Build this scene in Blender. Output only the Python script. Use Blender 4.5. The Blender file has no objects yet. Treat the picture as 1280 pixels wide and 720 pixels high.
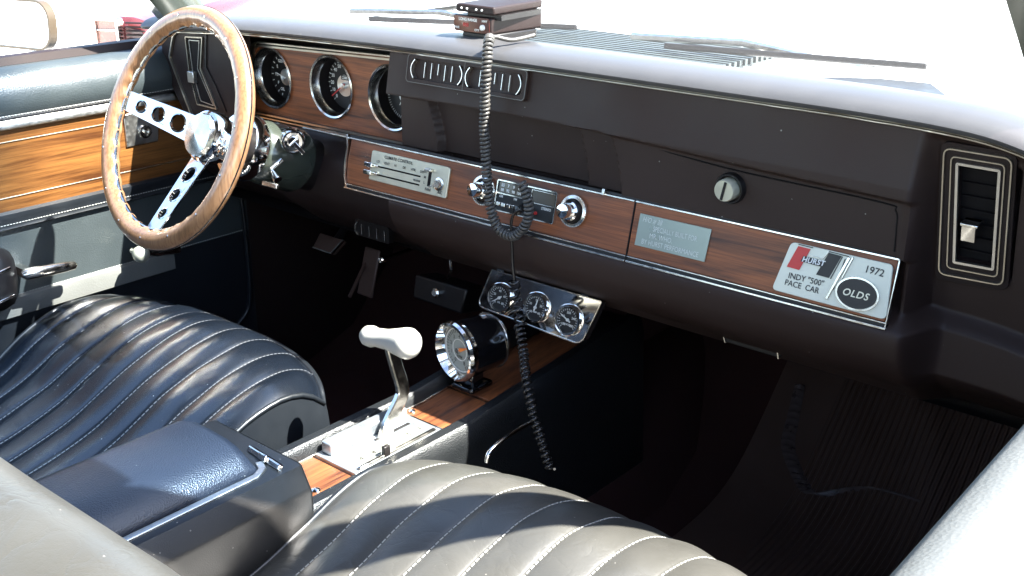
import bpy, bmesh, math, random
from mathutils import Vector as V, Matrix, noise
random.seed(7)
SC = bpy.context.scene
COL = SC.collection
PI = math.pi
R = math.radians
# ------------------------------------------------------------------ camera (metres; X across the car, Y towards the bonnet, Z up)
FPX = 1383.0
YAW, PIT = R(40.4), R(20.9)
CAM = V((.94, -1.05, 1.02))
sy, cy, sp, cp = math.sin(YAW), math.cos(YAW), math.sin(PIT), math.cos(PIT)
FW, RT, UP = V((-sy*cp, cy*cp, -sp)), V((cy, sy, 0)), V((-sy*sp, cy*sp, cp))
cd = bpy.data.cameras.new('camera'); co = bpy.data.objects.new('camera', cd); COL.objects.link(co)
m = Matrix((RT, UP, -FW)).transposed().to_4x4(); m.translation = CAM; co.matrix_world = m
cd.sensor_width = 36; cd.lens = FPX/1280*36; cd.clip_start = .01; cd.clip_end = 600
SC.camera = co
def ray(u, v): return FW + (u-640)/FPX*RT - (v-360)/FPX*UP
def at(u, v, x=None, y=None, z=None):          # measure a point of the place on a real plane
    d = ray(u, v)
    t = (x-CAM.x)/d.x if x is not None else (y-CAM.y)/d.y if y is not None else (z-CAM.z)/d.z
    return CAM + d*t
# ------------------------------------------------------------------ frames and mesh building
class Fr:
    def __init__(s, o, X=(1, 0, 0), Y=(0, 0, 1)):
        s.o = V(o); s.X = V(X).normalized(); s.Y = V(Y); s.Y = (s.Y - s.X*s.Y.dot(s.X)).normalized(); s.N = s.X.cross(s.Y)
    def pt(s, a, b, h=0): return s.o + s.X*a + s.Y*b + s.N*h
    def px(s, u, v, h=0):
        d = ray(u, v); t = (s.o + s.N*h - CAM).dot(s.N)/d.dot(s.N); p = CAM + d*t - s.o
        return (p.dot(s.X), p.dot(s.Y))
    def sub(s, a, b, h=0, rot=0):
        c, n = math.cos(rot), math.sin(rot)
        return Fr(s.pt(a, b, h), s.X*c + s.Y*n, s.Y*c - s.X*n)
WORLD = Fr((0, 0, 0), (1, 0, 0), (0, 1, 0))
class MB:
    def __init__(s): s.b = bmesh.new()
    def face(s, vs):
        try: return s.b.faces.new(vs)
        except Exception: return None
    def prism(s, fr, pts, h0, h1):
        a = [s.b.verts.new(fr.pt(p[0], p[1], h0)) for p in pts]; c = [s.b.verts.new(fr.pt(p[0], p[1], h1)) for p in pts]
        s.face(a[::-1]); s.face(c); n = len(pts)
        for i in range(n): s.face((a[i], a[(i+1) % n], c[(i+1) % n], c[i]))
        return s
    def box(s, fr, a0, a1, b0, b1, h0, h1):
        return s.prism(fr, [(a0, b0), (a1, b0), (a1, b1), (a0, b1)], h0, h1)
    def grid(s, rows, closed=False, flip=False):
        vv = [[s.b.verts.new(p) for p in r] for r in rows]
        for i in range(len(vv)-1):
            n = len(vv[i]); 
            for j in range(n if closed else n-1):
                k = (j+1) % n; f = (vv[i][j], vv[i][k], vv[i+1][k], vv[i+1][j])
                s.face(f[::-1] if flip else f)
        return vv
    def lathe(s, fr, a, b, prof, seg=48, cap0=False, cap1=False, sa=1, sb=1):
        rows = [[fr.pt(a + r*sa*math.cos(2*PI*k/seg), b + r*sb*math.sin(2*PI*k/seg), h) for k in range(seg)] for r, h in prof]
        vv = s.grid(rows, closed=True)
        if cap0: s.face(vv[0][::-1])
        if cap1: s.face(vv[-1])
        return s
    def tube(s, pts, r, seg=8, closed=False, cap=True):
        pts = [V(p) for p in pts]; n = len(pts); rows = []
        up = None
        for i, p in enumerate(pts):
            if closed: t = pts[(i+1) % n] - pts[i-1]
            else: t = pts[min(i+1, n-1)] - pts[max(i-1, 0)]
            t.normalize()
            if up is None:
                up = V((0, 0, 1)) if abs(t.z) < .9 else V((1, 0, 0))
            e1 = (up - t*up.dot(t)).normalized(); e2 = t.cross(e1); up = e1
            rr = r[i] if isinstance(r, (list, tuple)) else r
            rows.append([p + (e1*math.cos(2*PI*k/seg) + e2*math.sin(2*PI*k/seg))*rr for k in range(seg)])
        if closed: rows.append(rows[0])
        vv = s.grid(rows, closed=True)
        if not closed and cap: s.face(vv[0][::-1]); s.face(vv[-1])
        if closed: bmesh.ops.remove_doubles(s.b, verts=s.b.verts[:], dist=1e-6)
        return s
    def ribbon(s, fr, pts, w, h0, h1, closed=False):     # flat bar following a path in a frame
        n = len(pts); L = []; Rr = []
        for i in range(n):
            if closed: p0, p1 = pts[i-1], pts[(i+1) % n]
            else: p0, p1 = pts[max(i-1, 0)], pts[min(i+1, n-1)]
            dx, dy = p1[0]-p0[0], p1[1]-p0[1]; l = math.hypot(dx, dy) or 1
            L.append((pts[i][0]-dy/l*w/2, pts[i][1]+dx/l*w/2)); Rr.append((pts[i][0]+dy/l*w/2, pts[i][1]-dx/l*w/2))
        rows = []
        for i in range(n):
            rows.append([fr.pt(*L[i], h0), fr.pt(*L[i], h1), fr.pt(*Rr[i], h1), fr.pt(*Rr[i], h0)])
        if closed: rows.append(rows[0])
        vv = s.grid(rows, closed=True, flip=True)
        if not closed: s.face(vv[0]); s.face(vv[-1][::-1])
        else: bmesh.ops.remove_doubles(s.b, verts=s.b.verts[:], dist=1e-7)
        return s
    def addmesh(s, me, fr, a=0, b=0, h=0, k=1):
        vs = [s.b.verts.new(fr.pt(a + v.co.x*k, b + v.co.y*k, h + v.co.z)) for v in me.vertices]
        for p in me.polygons: s.face([vs[i] for i in p.vertices])
    def holed(s, fr, loops, h0, h1):                  # outline with holes, extruded
        c = bpy.data.curves.new('c', 'CURVE'); c.dimensions = '2D'; c.fill_mode = 'BOTH'; c.extrude = (h1-h0)/2*1000
        for lp in loops:
            sp_ = c.splines.new('POLY'); sp_.points.add(len(lp)-1)
            for i, p in enumerate(lp): sp_.points[i].co = (p[0]*1000, p[1]*1000, 0, 1)
            sp_.use_cyclic_u = True
        o = bpy.data.objects.new('c', c); me = bpy.data.meshes.new_from_object(o)
        for v_ in me.vertices: v_.co *= .001
        s.addmesh(me, fr, 0, 0, (h0+h1)/2); bpy.data.objects.remove(o); bpy.data.meshes.remove(me)
        return s
    def text(s, fr, body, a, b, size, h=.0006, align='CENTER', shear=0, width=1, bold=0, spacing=1, rot=0):
        c = bpy.data.curves.new('t', 'FONT'); c.body = body; c.size = 1; c.align_x = align; c.align_y = 'CENTER'; c.shear = shear
        c.offset = bold; c.space_character = spacing; c.resolution_u = 3
        o = bpy.data.objects.new('t', c); me = bpy.data.meshes.new_from_object(o)
        cr, sr = math.cos(rot), math.sin(rot)
        for v_ in me.vertices:
            x, y = v_.co.x*size*width, v_.co.y*size
            v_.co = (x*cr - y*sr, x*sr + y*cr, 0)
        s.addmesh(me, fr, a, b, h); bpy.data.objects.remove(o); bpy.data.meshes.remove(me)
        return s
def obj(name, mb, mat, parent=None, smooth=35, bevel=0, seg=2, sub=0, weld=True):
    if weld: bmesh.ops.remove_doubles(mb.b, verts=mb.b.verts[:], dist=1e-6)
    bmesh.ops.recalc_face_normals(mb.b, faces=mb.b.faces[:])
    me = bpy.data.meshes.new(name); 
    if parent is not None:
        inv = WM[parent.name].inverted(); 
        for v_ in mb.b.verts: v_.co = inv @ v_.co
    mb.b.to_mesh(me); mb.b.free(); me.materials.append(mat)
    if smooth:
        for p in me.polygons: p.use_smooth = True
        me.set_sharp_from_angle(angle=R(smooth))
    o = bpy.data.objects.new(name, me); COL.objects.link(o)
    if parent is not None: o.parent = parent; WM[o.name] = WM[parent.name].copy()
    else: WM[o.name] = Matrix()
    if bevel:
        md = o.modifiers.new('bevel', 'BEVEL'); md.width = bevel; md.segments = seg; md.limit_method = 'ANGLE'; md.angle_limit = R(40)
    if sub:
        md = o.modifiers.new('sub', 'SUBSURF'); md.levels = sub; md.render_levels = sub
    return o
WM = {}
def thing(name, label, cat, loc=(0, 0, 0), group=None):
    o = bpy.data.objects.new(name, None); COL.objects.link(o); o.empty_display_size = .05
    o.location = loc; WM[o.name] = Matrix.Translation(V(loc)); o['label'] = label; o['category'] = cat
    if group: o['group'] = group
    return o
def tag(o, label, cat, group=None):
    o['label'] = label; o['category'] = cat
    if group: o['group'] = group
    return o
def struct(name, mb, mat, **k):
    o = obj(name, mb, mat, **k); o['kind'] = 'structure'; return o
def circ(a, b, r, n=40, rb=None): return [(a + r*math.cos(2*PI*k/n), b + (rb or r)*math.sin(2*PI*k/n)) for k in range(n)]
def rrect(a0, a1, b0, b1, r, n=5):
    o = []
    for cx, cy_, s0 in ((a1-r, b1-r, 0), (a0+r, b1-r, 90), (a0+r, b0+r, 180), (a1-r, b0+r, 270)):
        for k in range(n+1):
            t = R(s0 + 90*k/n); o.append((cx + r*math.cos(t), cy_ + r*math.sin(t)))
    return o
def rpoly(pts, r, n=5):                               # rounded corners for any polygon
    o = []; N = len(pts)
    for i in range(N):
        p = V(pts[i]).to_2d() if len(pts[i]) > 2 else V((pts[i][0], pts[i][1])); a = V((pts[i-1][0], pts[i-1][1])); b = V((pts[(i+1) % N][0], pts[(i+1) % N][1]))
        rr = r[i] if isinstance(r, (list, tuple)) else r
        p = V((p[0], p[1])); d0 = (a-p); d1 = (b-p); k0 = min(rr, d0.length*.49); k1 = min(rr, d1.length*.49)
        q0 = p + d0.normalized()*k0; q1 = p + d1.normalized()*k1
        for k in range(n+1):
            t = k/n; q = q0*(1-t)**2 + p*2*t*(1-t) + q1*t*t; o.append((q.x, q.y))
    return o
def smooth_path(pts, n=12):                           # Catmull-Rom
    pts = [V(p) for p in pts]; o = []
    for i in range(len(pts)-1):
        p0, p1, p2, p3 = pts[max(i-1, 0)], pts[i], pts[i+1], pts[min(i+2, len(pts)-1)]
        for k in range(n):
            t = k/n; o.append(.5*((2*p1) + (p2-p0)*t + (2*p0-5*p1+4*p2-p3)*t*t + (3*p1-p0-3*p2+p3)*t**3))
    o.append(pts[-1]); return o
def interp(tab, x):
    if x <= tab[0][0]: return tab[0][1]
    for i in range(len(tab)-1):
        if x <= tab[i+1][0]:
            x0, y0 = tab[i]; x1, y1 = tab[i+1]; m0 = (y1 - tab[i-1][1])/(x1 - tab[i-1][0]) if i > 0 else (y1-y0)/(x1-x0)
            m1 = (tab[i+2][1]-y0)/(tab[i+2][0]-x0) if i+2 < len(tab) else (y1-y0)/(x1-x0)
            d = x1-x0; t = (x-x0)/d
            return (2*t**3-3*t*t+1)*y0 + (t**3-2*t*t+t)*d*m0 + (-2*t**3+3*t*t)*y1 + (t**3-t*t)*d*m1
    return tab[-1][1]
def sstep(a, b, x):
    t = max(0, min(1, (x-a)/(b-a))); return t*t*(3-2*t)
# ------------------------------------------------------------------ materials
def mat(name, col, rough=.5, metal=0, spec=.5, coat=0, bumps=(), var=0, varscale=20, dust=0):
    m_ = bpy.data.materials.new(name); m_.use_nodes = True; nt = m_.node_tree; N = nt.nodes; L = nt.links; b = N['Principled BSDF']
    b.inputs['Base Color'].default_value = (*col, 1); b.inputs['Roughness'].default_value = rough; b.inputs['Metallic'].default_value = metal
    b.inputs['Specular IOR Level'].default_value = spec; b.inputs['Coat Weight'].default_value = coat; b.inputs['Coat Roughness'].default_value = .08
    tc = N.new('ShaderNodeTexCoord')
    if var:
        nz = N.new('ShaderNodeTexNoise'); nz.inputs['Scale'].default_value = varscale; nz.inputs['Detail'].default_value = 6
        mp = N.new('ShaderNodeMapRange'); mp.inputs[3].default_value = 1-var; mp.inputs[4].default_value = 1+var
        mx = N.new('ShaderNodeVectorMath'); mx.operation = 'SCALE'; mx.inputs[0].default_value = col
        L.new(tc.outputs['Object'], nz.inputs['Vector']); L.new(nz.outputs['Fac'], mp.inputs[0]); L.new(mp.outputs[0], mx.inputs['Scale']); L.new(mx.outputs[0], b.inputs['Base Color'])
        mr = N.new('ShaderNodeMapRange'); mr.inputs[1].default_value = .3; mr.inputs[2].default_value = .7; mr.inputs[3].default_value = max(.02, rough*(1-var)); mr.inputs[4].default_value = min(1, rough*(1+var))
        L.new(nz.outputs['Fac'], mr.inputs[0]); L.new(mr.outputs[0], b.inputs['Roughness'])
    if dust:
        vo = N.new('ShaderNodeTexVoronoi'); vo.inputs['Scale'].default_value = dust; vo.inputs['Randomness'].default_value = 1
        n2 = N.new('ShaderNodeTexNoise'); n2.inputs['Scale'].default_value = dust*.6
        lt = N.new('ShaderNodeMath'); lt.operation = 'LESS_THAN'; lt.inputs[1].default_value = .055
        gt = N.new('ShaderNodeMath'); gt.operation = 'GREATER_THAN'; gt.inputs[1].default_value = .56
        mu = N.new('ShaderNodeMath'); mu.operation = 'MULTIPLY'; mxd = N.new('ShaderNodeMixRGB'); mxd.inputs[2].default_value = (.22, .21, .19, 1)
        L.new(tc.outputs['Object'], vo.inputs['Vector']); L.new(tc.outputs['Object'], n2.inputs['Vector']); L.new(vo.outputs['Distance'], lt.inputs[0]); L.new(n2.outputs['Fac'], gt.inputs[0])
        L.new(lt.outputs[0], mu.inputs[0]); L.new(gt.outputs[0], mu.inputs[1]); L.new(mu.outputs[0], mxd.inputs[0])
        if b.inputs['Base Color'].links: L.new(b.inputs['Base Color'].links[0].from_socket, mxd.inputs[1])
        else: mxd.inputs[1].default_value = (*col, 1)
        L.new(mxd.outputs[0], b.inputs['Base Color'])
    prev = None
    for kind, sc, st, dist in bumps:
        if kind == 'v':
            t = N.new('ShaderNodeTexVoronoi'); t.inputs['Scale'].default_value = sc; out = t.outputs['Distance']
        elif kind == 'w':                                 # creases: ridged stretched noise
            t = N.new('ShaderNodeTexNoise'); t.inputs['Scale'].default_value = sc; t.inputs['Detail'].default_value = 5; t.inputs['Distortion'].default_value = 1.2
            a = N.new('ShaderNodeMath'); a.operation = 'SUBTRACT'; a.inputs[1].default_value = .5
            c = N.new('ShaderNodeMath'); c.operation = 'ABSOLUTE'; e = N.new('ShaderNodeMath'); e.operation = 'POWER'; e.inputs[1].default_value = .45
            L.new(t.outputs['Fac'], a.inputs[0]); L.new(a.outputs[0], c.inputs[0]); L.new(c.outputs[0], e.inputs[0]); out = e.outputs[0]
        else:
            t = N.new('ShaderNodeTexNoise'); t.inputs['Scale'].default_value = sc; t.inputs['Detail'].default_value = 4; out = t.outputs['Fac']
        L.new(tc.outputs['Object'], t.inputs['Vector'])
        bp = N.new('ShaderNodeBump'); bp.inputs['Strength'].default_value = st; bp.inputs['Distance'].default_value = dist
        L.new(out, bp.inputs['Height'])
        if prev: L.new(prev.outputs[0], bp.inputs['Normal'])
        prev = bp
    if prev: L.new(prev.outputs[0], b.inputs['Normal'])
    return m_
def wood(name, c0, c1, axis, rough=.35, coat=.3, scale=1):
    m_ = bpy.data.materials.new(name); m_.use_nodes = True; nt = m_.node_tree; N = nt.nodes; L = nt.links; b = N['Principled BSDF']
    b.inputs['Roughness'].default_value = rough; b.inputs['Coat Weight'].default_value = coat; b.inputs['Coat Roughness'].default_value = .15
    tc = N.new('ShaderNodeTexCoord'); mp = N.new('ShaderNodeMapping'); s = [60*scale]*3; s[axis] = 4*scale; mp.inputs['Scale'].default_value = s
    n0 = N.new('ShaderNodeTexNoise'); n0.inputs['Scale'].default_value = 1; n0.inputs['Detail'].default_value = 8; n0.inputs['Distortion'].default_value = .6; n0.inputs['Roughness'].default_value = .6
    mp2 = N.new('ShaderNodeMapping'); s2 = [700*scale]*3; s2[axis] = 14*scale; mp2.inputs['Scale'].default_value = s2
    n1 = N.new('ShaderNodeTexNoise'); n1.inputs['Scale'].default_value = 1; n1.inputs['Detail'].default_value = 3
    cr = N.new('ShaderNodeValToRGB'); e = cr.color_ramp.elements; e[0].position = .32; e[0].color = (*c0, 1); e[1].position = .66; e[1].color = (*c1, 1)
    mid = cr.color_ramp.elements.new(.47); mid.color = (*[(c0[i]*.45+c1[i]*.55) for i in range(3)], 1)
    mx = N.new('ShaderNodeMixRGB'); mx.blend_type = 'MULTIPLY'; mx.inputs[0].default_value = .4
    r2 = N.new('ShaderNodeValToRGB'); r2.color_ramp.elements[0].position = .38; r2.color_ramp.elements[0].color = (.25, .2, .18, 1); r2.color_ramp.elements[1].position = .55; r2.color_ramp.elements[1].color = (1, 1, 1, 1)
    for t, q in ((mp, n0), (mp2, n1)): L.new(tc.outputs['Object'], t.inputs[0]); L.new(t.outputs[0], q.inputs[0])
    L.new(n0.outputs['Fac'], cr.inputs[0]); L.new(n1.outputs['Fac'], r2.inputs[0]); L.new(cr.outputs[0], mx.inputs[1]); L.new(r2.outputs[0], mx.inputs[2]); L.new(mx.outputs[0], b.inputs['Base Color'])
    return m_
M = dict(
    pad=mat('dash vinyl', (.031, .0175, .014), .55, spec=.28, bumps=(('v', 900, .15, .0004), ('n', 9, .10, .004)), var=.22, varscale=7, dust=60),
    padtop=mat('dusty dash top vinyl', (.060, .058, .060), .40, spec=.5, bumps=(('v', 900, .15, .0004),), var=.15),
    lower=mat('lower dash plastic', (.018, .010, .009), .52, spec=.28, bumps=(('v', 700, .15, .0004),), var=.15),
    black=mat('black plastic', (.010, .008, .008), .4, spec=.4, var=.2),
    pit=mat('dark recess', (.006, .004, .004), .7, spec=.2),
    carpet=mat('black carpet', (.045, .020, .018), .95, spec=.1, bumps=(('n', 900, .6, .002),), var=.3),
    rubber=mat('ribbed rubber', (.085, .050, .038), .5, spec=.45, bumps=(('n', 60, .2, .001),), var=.2),
    seat=mat('seat vinyl', (.004, .006, .010), .23, spec=.9, bumps=(('w', 22, .10, .003), ('w', 75, .09, .0010), ('v', 1100, .12, .0003)), var=.2, varscale=14, dust=75),  # blue in the base colour paints in the sky sheen
    seatside=mat('seat side vinyl', (.008, .010, .013), .38, spec=.6, bumps=(('v', 900, .2, .0004),), var=.15),
    pebble=mat('pebbled vinyl', (.007, .008, .009), .38, spec=.75, bumps=(('v', 620, .55, .0009),), var=.12),
    doorv=mat('door vinyl', (.034, .042, .045), .36, spec=.6, bumps=(('v', 420, .35, .0007), ('n', 30, .1, .001)), var=.15),
    bin=mat('console bin plastic', (.010, .0095, .009), .32, spec=.6, bumps=(('v', 800, .25, .0004),), var=.15, dust=70),
    stitch=mat('pale stitching', (.30, .30, .28), .7),
    thread=mat('grey seam thread', (.05, .055, .065), .6),
    chrome=mat('chrome', (.83, .81, .78), .07, metal=1, var=.25, varscale=60),
    chrome2=mat('worn chrome', (.70, .66, .60), .2, metal=1, bumps=(('n', 200, .06, .0004),), var=.3, varscale=90),
    brightal=mat('satin aluminium', (.72, .70, .66), .34, metal=1, var=.2, varscale=120),
    gold=mat('pale gold trim', (.56, .52, .44), .34, metal=1, var=.2),
    silver=mat('heater silver panel', (.64, .60, .46), .38, metal=.6, var=.15, varscale=50),
    plate=mat('engraved steel plaque', (.50, .52, .45), .38, metal=.6, var=.2, varscale=40), sunlit_tone=mat('sunlit door vinyl', (.11, .112, .106), .45, spec=.5, bumps=(('v', 420, .3, .0006), ('n', 14, .2, .004)), var=.15, varscale=12),  # second vinyl is a lighter copy of doorv, direct sun painted into its colour
    white=mat('white enamel', (.62, .63, .58), .35, coat=.3),
    whitemark=mat('white dial marks', (.75, .74, .70), .6),
    offwhite=mat('cream badge face', (.70, .68, .55), .4, coat=.2),
    red=mat('red enamel', (.55, .035, .03), .4),
    orange=mat('orange needle', (.85, .22, .03), .5),
    darkprint=mat('black badge print', (.022, .018, .016), .45),
    dial=mat('black dial', (.010, .009, .009), .5),
    paledial=mat('pale green dial', (.30, .32, .29), .5),
    handle=mat('white handle plastic', (.42, .405, .36), .35, coat=.2, var=.08, varscale=40),
    amber=mat('radio window', (.10, .085, .065), .12),
    paint=mat('olive black paint', (.034, .040, .032), .22, coat=.6, bumps=(('n', 160, .08, .0005),), var=.2, varscale=40),
    cord=mat('dark grey cord', (.060, .055, .050), .38, var=.2, varscale=60),
    cordblack=mat('black cord', (.012, .011, .011), .25), gloss=mat('gloss black enamel', (.004, .004, .005), .10, coat=.5),
    body=mat('white car paint', (.80, .80, .78), .3, coat=.6),
    maroon=mat('maroon car paint', (.07, .014, .014), .3, coat=.5, var=.2),
    concrete=mat('pale concrete', (.58, .57, .54), .9, var=.15, varscale=.7),
    grass=mat('dry grass', (.22, .30, .05), .9, var=.4, varscale=8),
    cowl=mat('grey cowl grille', (.035, .045, .045), .5, var=.2),
    mirror=mat('mirror glass', (.95, .95, .95), .02, metal=1),
    lens=mat('amber tail lens', (.20, .10, .08), .25, coat=.4, var=.3, varscale=40),
    walnut=wood('dash walnut', (.034, .009, .004), (.31, .090, .024), 0, rough=.5, coat=.08),
    doorwood=wood('door walnut', (.060, .020, .006), (.215, .090, .024), 1, scale=1.0),
    conwood=wood('console walnut', (.05, .014, .006), (.26, .085, .028), 1, rough=.5, coat=.1),
    rimwood=wood('wheel rim wood', (.27, .125, .055), (.43, .22, .105), 2, rough=.28, coat=.7, scale=.5),
)
def glassmat():
    m_ = bpy.data.materials.new('dusty windscreen glass'); m_.use_nodes = True; nt = m_.node_tree; N = nt.nodes; L = nt.links; N.clear()
    o = N.new('ShaderNodeOutputMaterial'); t = N.new('ShaderNodeBsdfTransparent'); 
    gm = N.new('ShaderNodeNewGeometry'); sx_ = N.new('ShaderNodeSeparateXYZ'); L.new(gm.outputs['Position'], sx_.inputs[0]); rp = N.new('ShaderNodeMapRange'); rp.inputs[1].default_value = 1.06; rp.inputs[2].default_value = 1.14
    mxc = N.new('ShaderNodeMixRGB'); mxc.inputs[1].default_value = (.93, .96, .95, 1); mxc.inputs[2].default_value = (.22, .31, .42, 1); L.new(sx_.outputs['Z'], rp.inputs[0]); L.new(rp.outputs[0], mxc.inputs[0]); L.new(mxc.outputs[0], t.inputs[0]); g = N.new('ShaderNodeBsdfGlossy'); g.inputs['Roughness'].default_value = .02
    d = N.new('ShaderNodeBsdfTranslucent'); d.inputs[0].default_value = (.9, .9, .88, 1)
    f0 = N.new('ShaderNodeLayerWeight'); fp_ = N.new('ShaderNodeMath'); fp_.operation = 'POWER'; fp_.inputs[1].default_value = 5; L.new(f0.outputs['Facing'], fp_.inputs[0]); f = N.new('ShaderNodeMath'); f.operation = 'MULTIPLY_ADD'; f.inputs[1].default_value = .35; f.inputs[2].default_value = .05; L.new(fp_.outputs[0], f.inputs[0]); m1 = N.new('ShaderNodeMixShader'); m2 = N.new('ShaderNodeMixShader'); m2.inputs[0].default_value = .015
    L.new(f.outputs[0], m1.inputs[0]); L.new(t.outputs[0], m1.inputs[1]); L.new(g.outputs[0], m1.inputs[2]); L.new(m1.outputs[0], m2.inputs[1]); L.new(d.outputs[0], m2.inputs[2]); L.new(m2.outputs[0], o.inputs[0])
    return m_
M['glass'] = glassmat()
M['shift'] = mat('brushed shifter metal', (.40, .43, .46), .32, metal=.75, var=.15, varscale=80)

# ================================================================== THE SETTING
mb = MB(); mb.box(WORLD, -300, 300, -300, 300, -.42, -.40); struct('ground', mb, M['concrete'], smooth=0)
mb = MB(); mb.prism(WORLD, [tuple(at(*p, z=-.39)[:2]) for p in ((296, 16), (300, 23), (432, 26), (440, 12), (370, 4))], -.398, -.385); o = obj('grass', mb, M['grass'], smooth=0); o['kind'] = 'stuff'
FZ = .06                                               # floor pan
mb = MB()
prof = [(-2.3, FZ), (-.3, FZ), (.28, FZ), (.40, .10), (.62, .33), (.64, .70)]
mb.grid([[V((x, y, z)) for y, z in prof] for x in (-.78, -.4, 0, .4, .80)]); struct('car_floor', mb, M['carpet'], smooth=60)
mb = MB(); mb.grid([[V((x, -.8+1.5*t, FZ + .20*math.cos((x)/.13*PI/2)*(1 if abs(x) < .13 else 0))) for t in (0, .5, 1)] for x in [-.13+.026*k for k in range(11)]])
struct('transmission_tunnel', mb, M['carpet'], smooth=60)
mb = MB(); mb.box(WORLD, -.80, .80, -2.34, -2.30, FZ, .72); struct('rear_bulkhead', mb, M['seatside'])
for s_, y_ in ((-1, -1.31), (1, -1.36)):
    mb = MB(); mb.box(WORLD, *((-.80, -.735) if s_ < 0 else (.80, .86)), -2.34, y_, FZ-.1, .735); struct('quarter_panel', mb, M['body'])

# ================================================================== DASHBOARD
dash = thing('dashboard', 'full width black dashboard with walnut strips, round gauges and chrome trim', 'dashboard', (0, .1, .5))
def dzx(x):                                            # the top line drops at both ends
    return -interp([(-.80, .030), (-.62, .018), (-.50, .0095), (-.30, .003), (-.1, 0), (.45, 0), (.53, .001), (.60, .004), (.64, .009), (.68, .020), (.72, .045), (.78, .075)], x)
def dyx(x):                                            # and sweeps back towards the seats at the right end
    return interp([(-.8, 0), (.6, 0), (.68, -.004), (.74, -.02), (.80, -.05)], x)
xs = [-.76 + 1.54*k/120 for k in range(121)]
tp = [(.34, .715), (.25, .724), (.17, .752), (.12, .782), (.09, .800), (.06, .809), (.03, .8105), (.008, .808), (-.004, .8045), (-.011, .800), (-.0145, .7955), (-.013, .792), (-.010, .790), (.004, .790)]
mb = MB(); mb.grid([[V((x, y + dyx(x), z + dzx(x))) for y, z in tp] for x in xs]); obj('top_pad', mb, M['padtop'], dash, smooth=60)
# trim lines under the pad: two thin pale metal beads with a dark groove
for yy, zz, r_ in ((-.008, .7905, .0017), (-.0045, .7865, .0012)):
    mb = MB(); mb.tube([V((x, yy + dyx(x), zz + dzx(x))) for x in xs if x > -.735], r_, 6); obj('trim_bead', mb, M['gold'], dash, smooth=60)
# face of the dash right of the gauges: one surface, y(x, z)
def yface(x, z):
    lip = .727 - .013*sstep(.1, .55, x)
    y = .001 - .012*max(0, min(1, (.787-z)/.06))                       # upper face
    rec = .040
    cx = .135 + .018*math.sin(max(0, min(1, (.727-z)/.08))*PI*.5)
    rec -= .013*sstep(cx-.003, cx+.003, x)
    cx2 = .190 + .020*math.sin(max(0, min(1, (.727-z)/.08))*PI*.5)
    rec -= .011*sstep(cx2-.002, cx2+.003, x)
    cx0 = -.120 + .02*math.sin(max(0, min(1, (.727-z)/.08))*PI*.5)
    rec -= .012*(1-sstep(cx0-.003, cx0+.003, x))
    rec *= 1 - .9*sstep(.548, .575, x)
    y = y + (rec - .012*(z-lip)/.06*0)*sstep(lip+.002, lip-.006, z)
    y += .014*sstep(.652, .646, z)*(1-sstep(.555, .575, x))
    # vent bay, right
    vb = sstep(.560, .580, x)*sstep(.790, .775, z)
    y = y*(1-vb) + vb*(.012 + .20*(.785-z))
    y += .016*sstep(.588, .594, x)*(1-sstep(.650, .656, x))*sstep(.648, .654, z)*(1-sstep(.764, .770, z))
    # centre vent bay
    # lower pad below the wood
    k = sstep(.595, .575, z)
    yl = interp([(.47, .075), (.49, .050), (.505, .026), (.52, .008), (.54, -.006), (.56, -.013), (.572, -.014), (.582, -.010), (.60, 0)], z)
    f_ = sstep(.57, .60, x); yl = yl*(1-f_) + f_*(max(yl, .004) + .030)
    y = y*(1-k) + yl*k
    if z < .60 and z > .575: pass
    return y
zs = [.789 - .319*k/200 for k in range(201)]
xf = [-.172 + .942*k/330 for k in range(331)]
mb = MB()
rows = [[V((-.172, .075, z)) for z in zs]] + [[V((x, yface(x, z) + dyx(x), z + (dzx(x) if z > .70 else dzx(x)*max(0, (z-.5)/.2)))) for z in zs] for x in xf]
mb.grid(rows); obj('pad_face', mb, M['pad'], dash, smooth=50)
# left part of the lower pad (below the gauges), and the dark surround
mb = MB(); zl = [.640 - .17*k/50 for k in range(51)]
def yl2(x, z):
    y = interp([(.47, .085), (.49, .06), (.51, .036), (.54, .012), (.565, .004), (.585, .006), (.60, .014), (.615, .030), (.628, .047), (.64, .050)], z)
    return y + .03*sstep(-.42, -.56, x)
mb.grid([[V((x, yl2(x, z), z)) for z in zl] for x in [-.76 + .60*k/60 for k in range(61)]]); obj('lower_pad', mb, M['lower'], dash, smooth=50)
mb = MB(); mb.grid([[V((x, y, z)) for y, z in ((.075, .47), (.12, .462), (.30, .45), (.60, .46))] for x in (-.76, 0, .77)]); obj('underside', mb, M['pit'], dash)
# recessed gauge housing
G = Fr((0, .05, .70))
gp = [G.px(*p) for p in ((320, 57), (486, 71), (530, 76), (540, 184), (512, 179), (313, 137))]
c3 = [G.px(341, 97.5), G.px(415, 108.5), G.px(490.5, 122.5)]
GR = .0475
outer = rpoly([gp[0], gp[1], (-.14, gp[1][1]), (-.14, gp[4][1]), gp[4], gp[5]], [.014, .0, .0, .0, 0, .012])
mb = MB(); mb.holed(G, [outer] + [circ(a, b, GR-.001) for a, b in c3], -.004, 0); obj('gauge_panel', mb, M['walnut'], dash)
mb = MB()
mb.grid([[V((x, y, z + dzx(x))) for y, z in ((.004, .789), (.020, .782), (.040, .776), (.0535, .774), (.110, .772), (.110, .64), (.0535, .640), (.050, .636), (.049, .630))] for x in [-.76 + .64*k/40 for k in range(41)]])
obj('gauge_surround', mb, M['lower'], dash, smooth=50)
mb = MB()
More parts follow.
